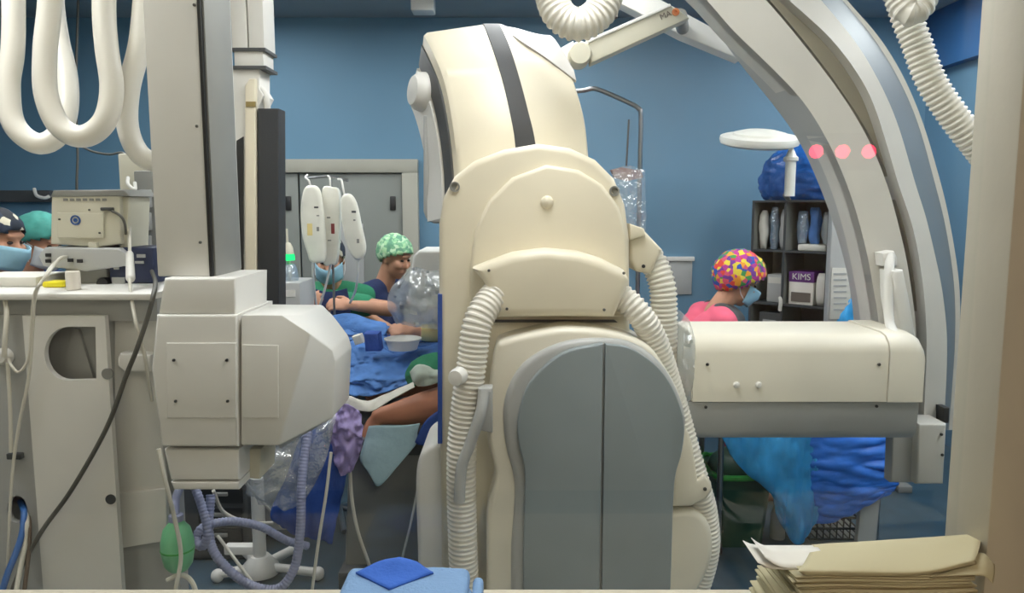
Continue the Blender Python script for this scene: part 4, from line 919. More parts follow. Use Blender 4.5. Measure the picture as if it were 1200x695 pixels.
for k in (-1, 1):
    capsule(b, Vector((.55, 3.52 + .08 * k, ztab + .12)), Vector((.1, 3.52 + .07 * k, ztab + .12)), .11, .105)
    capsule(b, Vector((.58, 3.52 + .05 * k, ztab + .12)), Vector((.55, 3.52 + .17 * k, ztab + .11)), .06, .065)
    capsule(b, Vector((.1, 3.52 + .09 * k, ztab + .11)), Vector((-.32, 3.54 + .1 * k, ztab + .14)), .095, .065)
    capsule(b, Vector((-.32, 3.54 + .1 * k, ztab + .14)), Vector((-.62, 3.55 + .1 * k, ztab + .07)), .064, .045)
    capsule(b, Vector((-.64, 3.55 + .1 * k, ztab + .05)), Vector((-.66, 3.55 + .1 * k, ztab + .16)), .038, .03)
sh_ = Vector((.5, 3.3, ztab + .1)); e1, w1 = P(524, 474, 3.09), P(444, 488, 3.05)
capsule(b, Vector((.55, 3.36, ztab + .11)), sh_, .07, .07); capsule(b, sh_, e1, .08, .082); capsule(b, e1, e1.lerp(w1, .35), .082, .07); capsule(b, e1.lerp(w1, .35), w1, .07, .034)
hand(b, w1, Vector((-.55, -.2, -.8)), Vector((-.6, -.6, .5)), .25, 1)
finish('body', fuse(b, .008), MT['skin2'], Pt, 180)
b = new(); capsule(b, Vector((.6, 3.52, ztab + .125)), Vector((-.05, 3.52, ztab + .125)), .185, .18); finish('gown', fuse(b, .02), MT['pad'], Pt, 180)
for k in (-1, 1):
    b = new(); ell(b, hc + f * .079 + s * .03 * k + u * .008, (.007, .013, .009), None, 10, 6); finish('eye', b, MT['eye'], Pt, 180)
def cloth(name, rows, m, label, cat, nu=8, nv=8, amp=.02, freq=8, seed=0, thick=.004, an=(1, 1, 1)):
    b = new(); patch(b, rows, nu, nv, amp, freq, seed, an); return tag(finish(name, b, m, None, 180, solid=thick), label, cat)
cloth('surgical_drape', [[(366, 380, 3.88), (405, 371, 3.86), (450, 386, 3.8), (520, 396, 3.75), (640, 398, 3.75)], [(374, 400, 3.66), (412, 394, 3.62), (455, 406, 3.6), (520, 406, 3.6), (640, 406, 3.6)],
                         [(386, 432, 3.42), (420, 422, 3.4), (465, 418, 3.4), (520, 412, 3.4), (640, 414, 3.4)], [(390, 466, 3.14), (425, 468, 3.12), (462, 458, 3.12), (520, 442, 3.14), (640, 446, 3.2)]], MT['drape'], 'crumpled blue surgical drape over the patient', 'drape', 26, 26, .05, 6, an=(.8, 1.3, 1.6))
cloth('surgical_drape', [[(382, 372, 3.84), (405, 368, 3.78), (430, 374, 3.72), (452, 380, 3.68)], [(380, 382, 3.78), (405, 378, 3.72), (430, 382, 3.66), (454, 386, 3.64)], [(384, 394, 3.74), (408, 390, 3.68), (432, 392, 3.62), (450, 394, 3.6)]], MT['drape'], 'narrow folded blue drape heaped below the green sleeved person', 'drape', 8, 8, .015, 8, 3)
b = new(); c = P(470, 412, 3.34); rr = M(21, 3.4); tp = P(470, 398, 3.36).z; lathe(b, [(0, c.z), (rr * .8, c.z), (rr, tp), (rr * 1.06, tp), (rr * 1.05, tp - .006), (rr * .97, tp - .008), (rr * .76, c.z + .008), (0, c.z + .008)], (c.x, 3.40, 0), (0, 0, 1), 28); tag(finish('basin', b, MT['white']), 'shallow white basin lying on the blue drape', 'basin')
b = new(); pprism(b, [(426, 391), (443, 391), (446, 412), (428, 412)], 3.38, .08, .008); tag(finish('instrument_pack', b, MT['drape2']), 'small dark blue pack beside the white basin', 'pack')
b = new(); pprism(b, [(412, 395), (422, 392), (426, 402), (416, 405)], 3.46, .05, .006); tag(finish('gauze_pad', b, MT['paper']), 'little white gauze pad on the blue drape', 'gauze')
cloth('green_towel', [[(482, 424, 3.16), (500, 416, 3.14), (530, 412, 3.14)], [(474, 440, 3.12), (498, 434, 3.08), (530, 430, 3.1)], [(478, 454, 3.1), (500, 452, 3.06), (530, 446, 3.08)]], MT['green'], 'green towel tucked above the bare limb', 'towel', 8, 8, .015, 12, 5)
cloth('white_towel', [[(480, 436, 3.08), (492, 428, 3.06), (512, 434, 3.05), (530, 430, 3.06)], [(484, 447, 3.06), (496, 442, 3.03), (514, 440, 3.03), (530, 438, 3.04)], [(490, 454, 3.06), (500, 453, 3.03), (514, 448, 3.03), (530, 446, 3.04)]], MT['gown'], 'pale towel lying on the green towel', 'towel', 7, 7, .01, 16, 6)
cloth('dressing', [[(398, 463, 2.99), (412, 466, 2.97), (430, 471, 2.97), (452, 462, 2.99), (484, 449, 3.03)], [(402, 468, 2.97), (416, 472, 2.955), (432, 475, 2.95), (452, 467, 2.975), (485, 451, 3.0)], [(408, 486, 2.95), (418, 482, 2.94), (436, 482, 2.935), (450, 474, 2.955), (486, 454, 2.98)]], MT['paper'], 'white dressing strip taped along the bare limb', 'dressing', 6, 6, .006, 20, 7, .003)
cloth('absorbent_pad', [[(432, 500, 2.955), (462, 499, 2.95), (492, 497, 2.95)], [(426, 520, 2.945), (455, 520, 2.94), (489, 508, 2.945)], [(422, 540, 2.94), (448, 545, 2.935), (488, 520, 2.94)], [(434, 556, 2.94), (444, 570, 2.935), (466, 546, 2.94)]], MT['pad'], 'pale blue absorbent pad hanging from the table edge', 'pad', 7, 7, .006, 10, 8, .004)
cloth('blue_towel', [[(486, 518, 2.93), (500, 492, 2.93), (530, 472, 2.96)], [(490, 521, 2.93), (508, 512, 2.925), (530, 500, 2.95)], [(495, 522, 2.93), (512, 522, 2.925), (530, 522, 2.95)]], MT['drape2'], 'dark blue towel corner beside the pale pad', 'towel', 6, 6, .006, 10, 9)
cloth('hanging_drape', [[(392, 478, 2.93), (402, 488, 2.9), (412, 480, 2.93)], [(352, 512, 2.9), (385, 520, 2.86), (412, 520, 2.9)], [(334, 560, 2.87), (368, 566, 2.83), (404, 560, 2.88)], [(316, 605, 2.85), (352, 618, 2.82), (394, 606, 2.87)], [(330, 622, 2.86), (350, 630, 2.83), (388, 640, 2.87)]], MT['drape2'], 'dark blue drape hanging from the table end', 'drape', 12, 12, .022, 12, 10, an=(1, 1, .3))
cloth('plastic_drape', [[(330, 512, 2.78), (360, 505, 2.75), (392, 488, 2.78)], [(300, 540, 2.76), (340, 540, 2.72), (385, 520, 2.76)], [(284, 572, 2.76), (325, 575, 2.71), (372, 560, 2.76)], [(300, 594, 2.78), (330, 600, 2.74), (352, 596, 2.78)]], MT['clear'], 'crinkled clear plastic sheet hanging below the white housing', 'plastic', 9, 9, .03, 12, 11, .001)
cloth('purple_wrap', [[(394, 480, 2.84), (406, 478, 2.82), (420, 484, 2.85)], [(384, 502, 2.84), (402, 500, 2.8), (424, 504, 2.84)], [(386, 525, 2.84), (404, 522, 2.8), (422, 526, 2.84)], [(392, 550, 2.84), (400, 560, 2.82), (412, 556, 2.85)]], MT['purple'], 'crumpled lavender wrap hanging at the table end', 'wrap', 8, 8, .03, 26, 12, .003)
# ------------------------------------------------------------------ infusion bags and their pole
IP = thing('iv_pole', 'thin steel infusion pole with hooks in front of the grey door', 'pole', (P(386, 600, 3.8).x, 3.8, 0))
c = P(386, 214, 3.8)
b = new(); tube(b, [Vector((c.x, 3.83, .05)), Vector((c.x, 3.83, c.z + .02))], .006); finish('pole', b, MT['metal'], IP)
b = new(); tube(b, [P(358, 209, 3.83), P(386, 206, 3.83), P(408, 212, 3.83)], .006); finish('hook_bar', b, MT['metal'], IP)
for k in range(5):
    a = k * 2 * math.pi / 5; b = new(); tube(b, [Vector((c.x, 3.83, .06)), Vector((c.x + .22 * math.cos(a), 3.83 + .22 * math.sin(a), .02))], .014); finish('leg', b, MT['metal'], IP)
def iv_bag(pix, hook, Y, label, lines, tubep):
    T = thing('infusion_bag', label, 'infusion bag', P(sum(p[0] for p in pix) / len(pix), max(p[1] for p in pix), Y), 'infusion bags on the pole')
    b = new(); prism(b, cr([P(x, y, Y) for x, y in pix], 4, True), .05, .018, 4, .018); bg = finish('bag', b, MT['iv'], T, 60)
    b = new(); tube(b, cr([P(*p) for p in hook], 6), .005, 8); finish('hook', b, MT['white'], T)
    for x, y, w_, h_, m in lines:
        b = new(); pxbox(b, x, y, x + w_, y + h_, Y - .001, .004); finish('print', b, MT[m], bg)
    b = new(); tube(b, cr([P(*p) for p in tubep], 6), .006, 8); finish('drip_tube', b, MT['tubeclear'], T)
iv_bag([(357, 219), (366, 217), (373, 222), (377, 240), (380, 275), (381, 300), (377, 308), (363, 307), (359, 296), (354, 280), (351, 252), (353, 230)], [(360, 205, 3.82), (358, 208, 3.78), (362, 212, 3.76), (364, 220, 3.78)], 3.72, 'bulging milky infusion bag, the fullest of the hanging three', [(368, 242, 5, 2, 'dgrey'), (371, 252, 3, 1.5, 'mgrey'), (371, 266, 3, 5, 'mgrey'), (360, 262, 6, 14, 'cuff')], [(366, 306, 3.74), (367, 325, 3.76), (369, 345, 3.8), (371, 360, 3.84)])
iv_bag([(377, 222), (388, 219), (396, 223), (398, 245), (397, 280), (394, 308), (388, 310), (378, 308), (377, 262)], [(384, 206, 3.83), (386, 208, 3.8), (387, 214, 3.79), (387, 222, 3.8)], 3.78, 'milky infusion bag with pink print hanging between the other two', [(383, 254, 4, 2, 'mgrey'), (388, 262, 4, 12, 'blood'), (384, 281, 4, 1.5, 'mgrey')], [(388, 308, 3.8), (383, 330, 3.82), (378, 348, 3.84), (374, 360, 3.86)])
iv_bag([(400, 230), (409, 227), (417, 238), (423, 265), (428, 290), (424, 303), (415, 304), (407, 292), (401, 268), (398, 245)], [(396, 210, 3.82), (400, 211, 3.79), (402, 220, 3.77), (404, 230, 3.77)], 3.72, 'slanting milky infusion bag hanging apart from the other two', [(412, 247, 5, 2.5, 'dgrey'), (414, 257, 2.5, 2, 'mgrey'), (418, 280, 3, 5, 'mgrey')], [(420, 303, 3.74), (419, 325, 3.76), (416, 342, 3.82), (410, 355, 3.88)])
VT = thing('ventilator', 'white ventilator box with a glowing green beacon beside the black rail', 'ventilator', (P(336, 600, 3.5).x, 3.6, 0))
b = new(); xa, xb = P(300, 350, 3.5).x, P(352, 350, 3.5).x; box(b, (xa, 3.5, .08), (xb, 3.75, P(336, 331, 3.5).z), .01); finish('case', b, MT['lgrey'], VT)
b = new(); lathe(b, [(0, 0), (.035, 0), (.04, .02), (.036, .06), (.026, .085), (0, .09)], P(340, 331, 3.58), (0, 0, 1), 18); finish('jar', b, MT['clearb'], VT)
b = new(); lathe(b, [(0, 0), (.03, 0), (.03, .02), (.027, .03), (0, .03)], P(338, 305, 3.58), (0, 0, 1), 18); finish('beacon', b, MT['beacon'], VT)
b = new(); lathe(b, [(.026, 0), (.022, .03), (.012, .05), (0, .055)], P(338, 297.5, 3.58), (0, 0, 1), 18); tube(b, [P(337, 288, 3.58), P(336, 268, 3.58)], .005); tube(b, [P(340, 331, 3.58), P(338, 304, 3.58)], .008); finish('beacon_top', b, MT['device'], VT)
b = new(); pxbox(b, 333, 340, 346, 348, 3.495, .01); finish('label_plate', b, MT['white'], VT)

# ------------------------------------------------------------------ tubing, reservoir bag and stand at the lower left
def ctube(name, pix, r, m, label, cat='tube', rib=True):
    b = new()
    if rib: hose(b, [P(*p) for p in pix], r, .012, .12, 12)
    else: tube(b, cr([P(*p) for p in pix], 10), r, 8)
    return tag(finish(name, b, m, None, 40), label, cat)
ctube('breathing_tube', [(224, 560, 2.62), (236, 592, 2.6), (243, 622, 2.58), (238, 640, 2.58), (230, 634, 2.6), (238, 618, 2.64), (270, 611, 2.7), (305, 617, 2.76), (335, 633, 2.8), (360, 640, 2.86)], .016, MT['lav'], 'lavender breathing tube looping beside the green bag')
ctube('breathing_tube', [(247, 580, 2.7), (245, 625, 2.66), (256, 655, 2.62), (290, 684, 2.6), (325, 690, 2.6), (345, 665, 2.62), (352, 620, 2.64), (354, 560, 2.68), (362, 500, 2.76)], .017, MT['lav'], 'lavender breathing tube rising in front of the blue hanging drape')
for pix, r, m, lb in (
    ([(186, 526, 1.99), (193, 560, 1.99), (204, 605, 2.02), (212, 650, 2.04), (206, 690, 2.04)], .006, MT['cable_w'], 'thin white tube passing in front of the green bag'),
    ([(250, 575, 2.8), (262, 600, 2.85), (290, 612, 2.9), (320, 613, 2.95)], .007, MT['cable_w'], 'white tube curving towards the white floor stand'),
    ([(255, 628, 2.75), (275, 655, 2.7), (300, 690, 2.65), (312, 720, 2.6)], .006, MT['cable_w'], 'white tube running down to the floor below the stand'),
    ([(388, 530, 2.80), (382, 580, 2.78), (374, 630, 2.76), (366, 690, 2.74), (362, 730, 2.72)], .006, MT['cable_w'], 'thin white tube hanging from the lavender wrap'),
    ([(410, 552, 2.92), (413, 590, 2.92), (420, 625, 2.92), (432, 660, 2.94), (440, 690, 2.96)], .007, MT['cable_w'], 'white tube hanging in front of the grey pedestal'),
    ([(492, 560, 3.0), (482, 610, 2.98), (470, 660, 2.96), (464, 690, 2.96)], .005, MT['tubeclear'], 'clear thin tube leaning along the grey pedestal'),
    ([(283, 560, 2.85), (300, 580, 2.9), (318, 600, 2.95), (330, 618, 3.0)], .006, MT['cable_w'], 'short white tube under the plastic sheet'),
    ([(196, 680, 2.10), (212, 674, 2.10), (226, 684, 2.08), (236, 720, 2.06)], .007, MT['cable_w'], 'white tube end lying below the green bag')):
    ctube('thin_tube', pix, r, m, lb, rib=False)
AB = thing('reservoir_bag', 'translucent green reservoir bag hanging beside the white cart', 'bag', P(208, 671, 2.10))
b = new(); c = P(208, 640, 2.10); h = M(32, 2.10); lathe(b, [(0, -h), (.027, -h * .93), (.039, -h * .7), (.0455, -h * .2), (.0455, h * .2), (.037, h * .7), (.02, h * .98), (.014, h * 1.1), (0, h * 1.1)], c, (0, 0, 1), 24); finish('bag', b, MT['bag_green'], AB)
b = new(); lathe(b, [(.016, h * 1.0), (.02, h * 1.02), (.02, h * 1.25), (.016, h * 1.28), (0, h * 1.28)], c, (0, 0, 1), 16); tube(b, cr([c + Vector((0, 0, h * 1.2)), P(206, 585, 2.14), P(214, 565, 2.25), P(224, 545, 2.4)], 6), .012); finish('neck', b, MT['lav'], AB)
b = new(); lathe(b, [(.044, -.003), (.0467, -.002), (.0467, .002), (.044, .003)], c - Vector((0, 0, h * .1)), (0, 0, 1), 24); finish('seam', b, MT['lime'], AB)
FS = thing('floor_stand', 'white floor stand with crossed feet under the plastic sheet', 'stand', (P(306, 668, 3.2).x, 3.2, 0))
c = P(305, 660, 3.2)
b = new(); tube(b, [Vector((c.x, 3.2, .05)), Vector((c.x, 3.2, P(305, 560, 3.2).z))], .028, 16); finish('pole', b, MT['white'], FS)
b = new(); lathe(b, [(0, .02), (.08, .02), (.08, .05), (.04, .10), (0, .10)], (c.x, 3.2, 0)); finish('hub', b, MT['white'], FS)
for dx_, dy_ in ((.26, -.03), (-.17, -.05), (-.15, .2), (.1, .22)):
    b = new(); tube(b, [Vector((c.x, 3.2, .05)), Vector((c.x + dx_, 3.2 + dy_, .035))], .02, 10); ell(b, (c.x + dx_, 3.2 + dy_, .03), (.028, .028, .03), None, 12, 8); finish('foot', b, MT['white'], FS)
b = new(); pxbox(b, 262, 641, 302, 651, 3.19, .05, .006); finish('side_bar', b, MT['white'], FS)
b = new(); x0 = P(205, 600, 3.35).x; x1 = P(292, 600, 3.35).x; box(b, (x0, 3.35, .0), (x1, 3.75, P(250, 560, 3.35).z), .02); fu = tag(finish('floor_unit', b, MT['dgrey']), 'dark grey low equipment box behind the breathing tubes', 'equipment')
for k in range(3):
    b = new(); pxbox(b, 232, 572 + k * 24, 284, 590 + k * 24, 3.342, .012, .003); dr = finish('drawer', b, MT['dark'], fu)
    b = new(); pxbox(b, 250, 578 + k * 24, 266, 582 + k * 24, 3.33, .014, .002); finish('handle', b, MT['mgrey'], dr)

# ------------------------------------------------------------------ right background: infusion pole, shelf, lamp
RP = thing('drip_stand', 'bent chrome pole with clear plastic bag against the blue wall', 'pole', (P(751, 500, 4.65).x, 4.65, 0))
c = P(751, 140, 4.65)
b = new(); tube(b, cr([P(672, 107, 4.65), P(684, 106, 4.65), P(697, 104, 4.65), P(716, 111, 4.65), P(738, 121, 4.65), P(748, 127, 4.65), P(751, 138, 4.65), Vector((c.x, 4.65, c.z - .3)), Vector((c.x, 4.65, .8)), Vector((c.x, 4.65, .05))], 8), .014, 10); finish('pole', b, MT['metal'], RP)
b = new(); lathe(b, [(0, 0), (.25, 0), (.25, .02), (.03, .06), (0, .06)], (c.x, 4.65, 0)); finish('base', b, MT['dgrey'], RP)
b = new(); tube(b, [P(737, 140, 4.60), P(734, 195, 4.60)], .006); finish('thin_rod', b, MT['dgrey'], RP)
b = new(); pprism(b, [(716, 199), (728, 196), (752, 200), (754, 208), (736, 212), (720, 208)], 4.59, .05, .006); finish('clamp', b, mat('clamp_brown', (140, 100, 92), .4), RP)
b = new(); patch(b, [[(718, 198, 4.55), (738, 194, 4.51), (757, 200, 4.55)], [(722, 230, 4.55), (740, 232, 4.50), (758, 235, 4.55)], [(726, 265, 4.55), (742, 268, 4.51), (758, 268, 4.55)], [(732, 292, 4.55), (745, 298, 4.52), (758, 296, 4.55)]], 6, 6, .03, 18, 2); finish('plastic_bag', b, MT['clear'], RP, 180)

sA, sB = P(880, 300, 4.95), P(971, 300, 4.62); sA.z = sB.z = 0
sd = (sB - sA).normalized(); sn = Vector((-sd.y, sd.x, 0)); SW = (sB - sA).length; SD = .32
def sp(t, d, z): return sA + sd * t + sn * d + Vector((0, 0, z))
def board(bm, t0, t1, d0, d1, z0, z1, bev=0.0):
    t = new(); vs = [t.verts.new(sp(a, d, z)) for z in (z0, z1) for d in (d0, d1) for a in (t0, t1)]
    for f in ((0, 1, 3, 2), (4, 6, 7, 5), (0, 4, 5, 1), (2, 3, 7, 6), (0, 2, 6, 4), (1, 5, 7, 3)): t.faces.new([vs[i] for i in f])
    if bev: bevel(t, list(t.edges), bev, 2)
    merge(bm, t)
SH = thing('supply_shelf', 'grey pigeonhole shelf with supplies beside the blue wall', 'shelf', sp(SW / 2, SD / 2, 0))
zT = P(880, 235, 4.95).z; z1 = P(880, 292, 4.95).z; z2 = P(880, 353, 4.95).z; pitch = (zT - z2) / 2
lev = [zT, z1, z2] + [z2 - pitch * k for k in range(1, 20) if z2 - pitch * k > .1] + [.06]
tm = SW * .44; e = .012
for t in (0, SW - e): b = new(); board(b, t, t + e, 0, SD, 0, zT); finish('side_board', b, MT['shelf'], SH)
b = new(); board(b, tm - e / 2, tm + e / 2, 0, SD, .06, zT); finish('divider', b, MT['shelf'], SH)
for z in lev: b = new(); board(b, 0, SW, -.003, SD, z - e, z); finish('shelf_board', b, MT['shelf_edge'], SH)
b = new(); board(b, 0, SW, SD - .01, SD, .05, zT); finish('back_board', b, MT['shelf'], SH)
for t in (0, tm - e / 2, SW - e): b = new(); board(b, t - .001, t + e + .001, -.005, .001, .06, zT); finish('edge_strip', b, MT['shelf_edge'], SH)
def pack(name, t0, t1, d, zb, h, m, label, cat, amp=.01, seed=0, depth=.06):
    b = new(); rings = []
    for j in range(9):
        v = j / 8; z = zb + .001 + h * v; wv = 1 - .25 * abs(v - .5) * abs(v - .5) * 4; th = depth / 2 * (1 - (2 * v - 1) ** 4 * .8); r = []
        for k in range(16):
            a = 2 * math.pi * k / 16; tt = (t0 + t1) / 2 + (t1 - t0) / 2 * wv * math.copysign(abs(math.cos(a)) ** .6, math.cos(a)); dd = d + depth / 2 + th * math.sin(a)
            p = sp(tt, dd, z); q = noise.noise_vector(p * 22 + Vector((seed, 0, 0))); p += Vector((q.x, q.y, 0)) * amp * (0 if j == 0 else 1); r.append(p)
        rings.append(r)
    loft(b, rings); return tag(finish(name, b, m, None, 60), label, cat)
hT = (zT - z1) - .03
W1 = tm - e
for k, (m, lb) in enumerate((('paper', 'white wrapped supply pack standing beside a clear blue pack'), ('clearb', 'clear bluish supply pack between two pale packs'), ('lgrey', 'pale grey supply pack next to the shelf divider'))):
    pack('supply_pack', .02 + k * W1 / 3, .012 + (k + 1) * W1 / 3 - .006, .05, z1, hT * (.88, .95, .9)[k], MT[m], lb, 'supply pack', .012, k)
W2 = SW - tm - 2 * e
for k, (m, lb) in enumerate((('clearb', 'clear film pack leaning in the upper pigeonhole under the blue bag'), ('drape', 'blue wrapped pack in the upper pigeonhole under the blue bag'), ('clear2', 'milky film pack beside the blue wrapped pack'))):
    pack('supply_pack', tm + e + .03 + k * W2 / 3.2, tm + e + .02 + (k + 1) * W2 / 3.2, .06, z1 + .042, hT * (.72, .8, .7)[k], MT[m], lb, 'supply pack', .014, 10 + k)
b = new(); board(b, tm + e + .06, SW - .03, .03, .2, z1 + .001, z1 + .04, .008); tag(finish('supply_tray', b, MT['paper']), 'white flat tray under the blue and clear packs on the shelf', 'tray')
CB = thing('carton', 'purple and white printed carton in the pigeonhole', 'carton', sp(tm + .1, .1, z2))
b = new(); board(b, tm + e + .012, tm + e + W2 * .66, .04, .2, z2 + .001, z2 + pitch * .44, .003); finish('carton_body', b, MT['cup'], CB)
b = new(); board(b, tm + e + .010, tm + e + W2 * .66 + .002, .037, .203, z2 + pitch * .44, z2 + pitch * .64, .003); finish('carton_top', b, MT['printp'], CB)
ra = math.atan2(sd.y, sd.x); text_mesh('KIMS', .055, sp(tm + e + W2 * .36, .034, z2 + pitch * .54), MT['white'], 'lettering', CB, Matrix.Rotation(ra, 3, 'Z') @ Matrix.Rotation(math.radians(90), 3, 'X'))
b = new(); board(b, tm + e + .03, tm + e + W2 * .6, .036, .04, z2 + pitch * .06, z2 + pitch * .24); finish('printed_band', b, MT['printg'], CB)
pack('supply_pack', tm + e + W2 * .68, tm + e + W2 * .98, .04, z2, pitch * .62, MT['cup'], 'plain white bottle-shaped pack beside the purple carton', 'supply pack', .004, 20, .08)
b = new(); board(b, W1 * .45, W1 * .95, .05, .2, z2 + .001, z2 + pitch * .55, .006); bx = tag(finish('storage_box', b, MT['lgrey']), 'grey box in the pigeonhole behind the rainbow cap', 'box')
b = new(); board(b, W1 * .5, W1 * .9, .046, .05, z2 + pitch * .38, z2 + pitch * .5); finish('label_plate', b, MT['paper'], bx)
z3 = lev[3]
b = new(); lathe(b, [(0, 0), (.025, 0), (.026, .05), (.02, .07), (.012, .085), (.012, .1), (0, .1)], sp(tm + W2 * .6, .1, z3 + .001), (0, 0, 1), 16); tag(finish('bottle', b, MT['clear2']), 'small clear bottle low in the grey shelf', 'bottle')
b = new(); board(b, .05, W1 * .95, .04, .2, z3 + .001, z3 + pitch * .8, .01); bb = tag(finish('storage_bin', b, MT['dgrey']), 'dark grey bin low in the grey shelf', 'bin')
b = new(); board(b, .08, W1 * .8, .034, .042, z3 + pitch * .55, z3 + pitch * .65); finish('handle', b, MT['lgrey'], bb)
for k, t in enumerate((tm - .01,)):
    b = new(); wire(b, [sp(t, -.012, z2 + .04), sp(t + .015, -.03, z2 + .02), sp(t + .012, -.03, z2 - .04)], .012); tag(finish('tape_tag', b, MT['paper']), 'small white tag hanging at the shelf divider', 'tag')
# blue plastic bag on top of the shelf
b = new(); t = new(); bmesh.ops.create_icosphere(t, subdivisions=5, radius=1)
for v in t.verts:
    q = v.co.copy(); r_ = 1 + .10 * (1 - 2 * abs(noise.noise(q * 2.6))) + .05 * noise.noise(q * 6) + .03 * noise.noise(q * 13); q *= r_
    zz = max(0, q.z * .5 + .42) * .36; v.co = sp(SW * .47 + math.copysign(abs(q.x) ** .7, q.x) * SW * .56 * (1 - .3 * zz / .36), .15 + q.y * .13, zT + .002 + zz)
merge(b, t); tag(finish('plastic_bag', b, mat('blue_bag_film', (34, 92, 168), .22, var=.15, vscale=12, bump=.5, bscale=28), None, 180), 'bulging blue plastic bag on top of the grey shelf', 'bag')
LM = thing('round_lamp', 'round white lamp head on a slim post above the shelf', 'lamp', P(925, 231, 4.55))
pc = P(925, 230, 4.55); zl = P(925, 174, 4.55).z
b = new(); lathe(b, [(0, 0), (.03, 0), (.03, .20), (.042, .205), (.042, .225), (.03, .235), (.012, .28), (0, .285)], Vector((pc.x, 4.55, pc.z)), (0, 0, 1), 18); finish('post', b, MT['lamp'], LM)
lc = P(890, 164, 4.55); lr = M(45, 4.55)
b = new(); lathe(b, [(0, -.035), (lr * .8, -.035), (lr * .97, -.02), (lr, .0), (lr * .98, .02), (lr * .9, .026), (lr * .72, .026), (0, .026)], lc, (0, -.22, 1), 40); finish('lamp_head', b, MT['lamp'], LM)
b = new(); lathe(b, [(lr * .68, .02), (lr * .66, .04), (lr * .4, .055), (0, .06)], lc, (0, -.22, 1), 40); finish('lamp_dome', b, MT['lamp'], LM)
b = new(); c2 = Vector((pc.x, 4.55, pc.z + .27)); tube(b, [c2, Vector((pc.x, 4.55, lc.z - .02))], .012); tube(b, [Vector((pc.x, 4.55, pc.z + .01)), Vector((pc.x, 4.62, zT + .03)), sp(tm, .04, zT + .004)], .014); finish('stem', b, MT['mgrey'], LM)
# pale cabinet and hanging gown right of the shelf
WC = thing('partition', 'pale grey partition board with a paper list next to the shelf', 'partition', (P(1000, 300, 4.25).x, 4.4, 0))
b = new(); x0, x1 = P(973, 300, 4.25).x, P(1075, 300, 4.25).x; box(b, (x0, 4.25, 0), (x1, 4.31, P(980, 240, 4.25).z), .01); finish('board', b, MT['lgrey'], WC)
b = new(); pxbox(b, 974, 314, 997, 374, 4.24, .008, .001); pl_ = finish('paper_list', b, MT['paper'], WC)
for k in range(7):
    b = new(); pxbox(b, 977, 320 + k * 7, 992, 322 + k * 7, 4.238, .003); finish('print_line', b, MT['lgrey'], pl_)
b = new(); box(b, (x0 - .02, 4.18, 0), (x0 + .05, 4.4, .04), .006); box(b, (x1 - .06, 4.18, 0), (x1 + .02, 4.4, .04), .006); finish('foot', b, MT['mgrey'], WC)
cloth('hanging_gown', [[(996, 348, 4.236), (998, 350, 4.23), (1002, 352, 4.236)], [(984, 372, 4.236), (994, 374, 4.215), (1006, 374, 4.236)], [(975, 395, 4.236), (992, 400, 4.21), (1010, 398, 4.236)], [(968, 450, 4.236), (990, 455, 4.205), (1014, 452, 4.236)], [(962, 520, 4.236), (988, 525, 4.205), (1018, 522, 4.236)]], MT['sky'], 'bright light blue gown hanging on the pale partition board', 'gown', 6, 6, .012, 9, 20)

# ------------------------------------------------------------------ instrument table, drapes and bin at the lower right
IT = thing('instrument_table', 'steel instrument table under blue film drapes', 'table', (P(950, 600, 3.5).x, 3.6, 0))
x0, x1 = P(842, 560, 3.4).x, P(1040, 560, 3.4).x
b = new(); box(b, (x0, 3.4, .70), (x1, 3.82, .73), .006); finish('table_top', b, MT['metal'], IT)
for x, y in ((x0 + .01, 3.41), (x1 - .03, 3.42), (x0 + .02, 3.80), (x1 - .03, 3.80)):
    b = new(); tube(b, [Vector((x, y, .05)), Vector((x, y, .70))], .014, 12); lg_ = finish('leg', b, MT['metal'], IT)
    b = new(); lathe(b, [(0, -.012), (.035, -.012), (.035, .012), (0, .012)], (x, y, .036), (1, 0, 0), 14); finish('wheel', b, MT['dark'], lg_)
b = new(); prism(b, [P(1012, 560, 3.36), P(1034, 560, 3.36), P(1026, 640, 3.36), P(1004, 640, 3.36)], .03, .004); finish('side_strut', b, MT['lgrey'], IT)
b = new(); x2, x3 = P(950, 610, 3.45).x, P(1020, 610, 3.45).x; z4 = P(980, 607, 3.45).z; z5 = P(980, 632, 3.45).z
for z in (z4, (z4 + z5) / 2, z5): tube(b, [Vector((x2, 3.45, z)), Vector((x3, 3.45, z)), Vector((x3, 3.8, z)), Vector((x2, 3.8, z)), Vector((x2, 3.45, z))], .006, 6)
for k in range(10): x = x2 + (x3 - x2) * k / 9; tube(b, [Vector((x, 3.45, z4)), Vector((x, 3.45, z5)), Vector((x, 3.8, z5)), Vector((x, 3.8, z4))], .004, 6)
finish('wire_basket', b, MT['dark'], IT)
b = new(); box(b, (x2 - .03, 3.44, z5 - .03), (x1 - .02, 3.8, z5 - .015), .003); finish('lower_shelf', b, MT['mgrey'], IT)
cloth('film_drape', [[(838, 486, 3.38), (880, 488, 3.36), (925, 490, 3.35), (958, 490, 3.35)], [(850, 520, 3.37), (885, 525, 3.34), (925, 525, 3.31), (958, 525, 3.33)], [(868, 548, 3.36), (892, 558, 3.33), (925, 562, 3.3), (960, 562, 3.33)], [(904, 578, 3.35), (912, 588, 3.32), (930, 592, 3.29), (962, 590, 3.33)], [(912, 606, 3.35), (920, 610, 3.32), (936, 616, 3.29), (960, 610, 3.33)], [(926, 628, 3.35), (930, 636, 3.32), (936, 640, 3.3), (948, 630, 3.33)]], MT['sky'], 'light blue film drape hanging in a point over the green bin', 'drape', 14, 10, .018, 16, 30, an=(1, 1, .22))
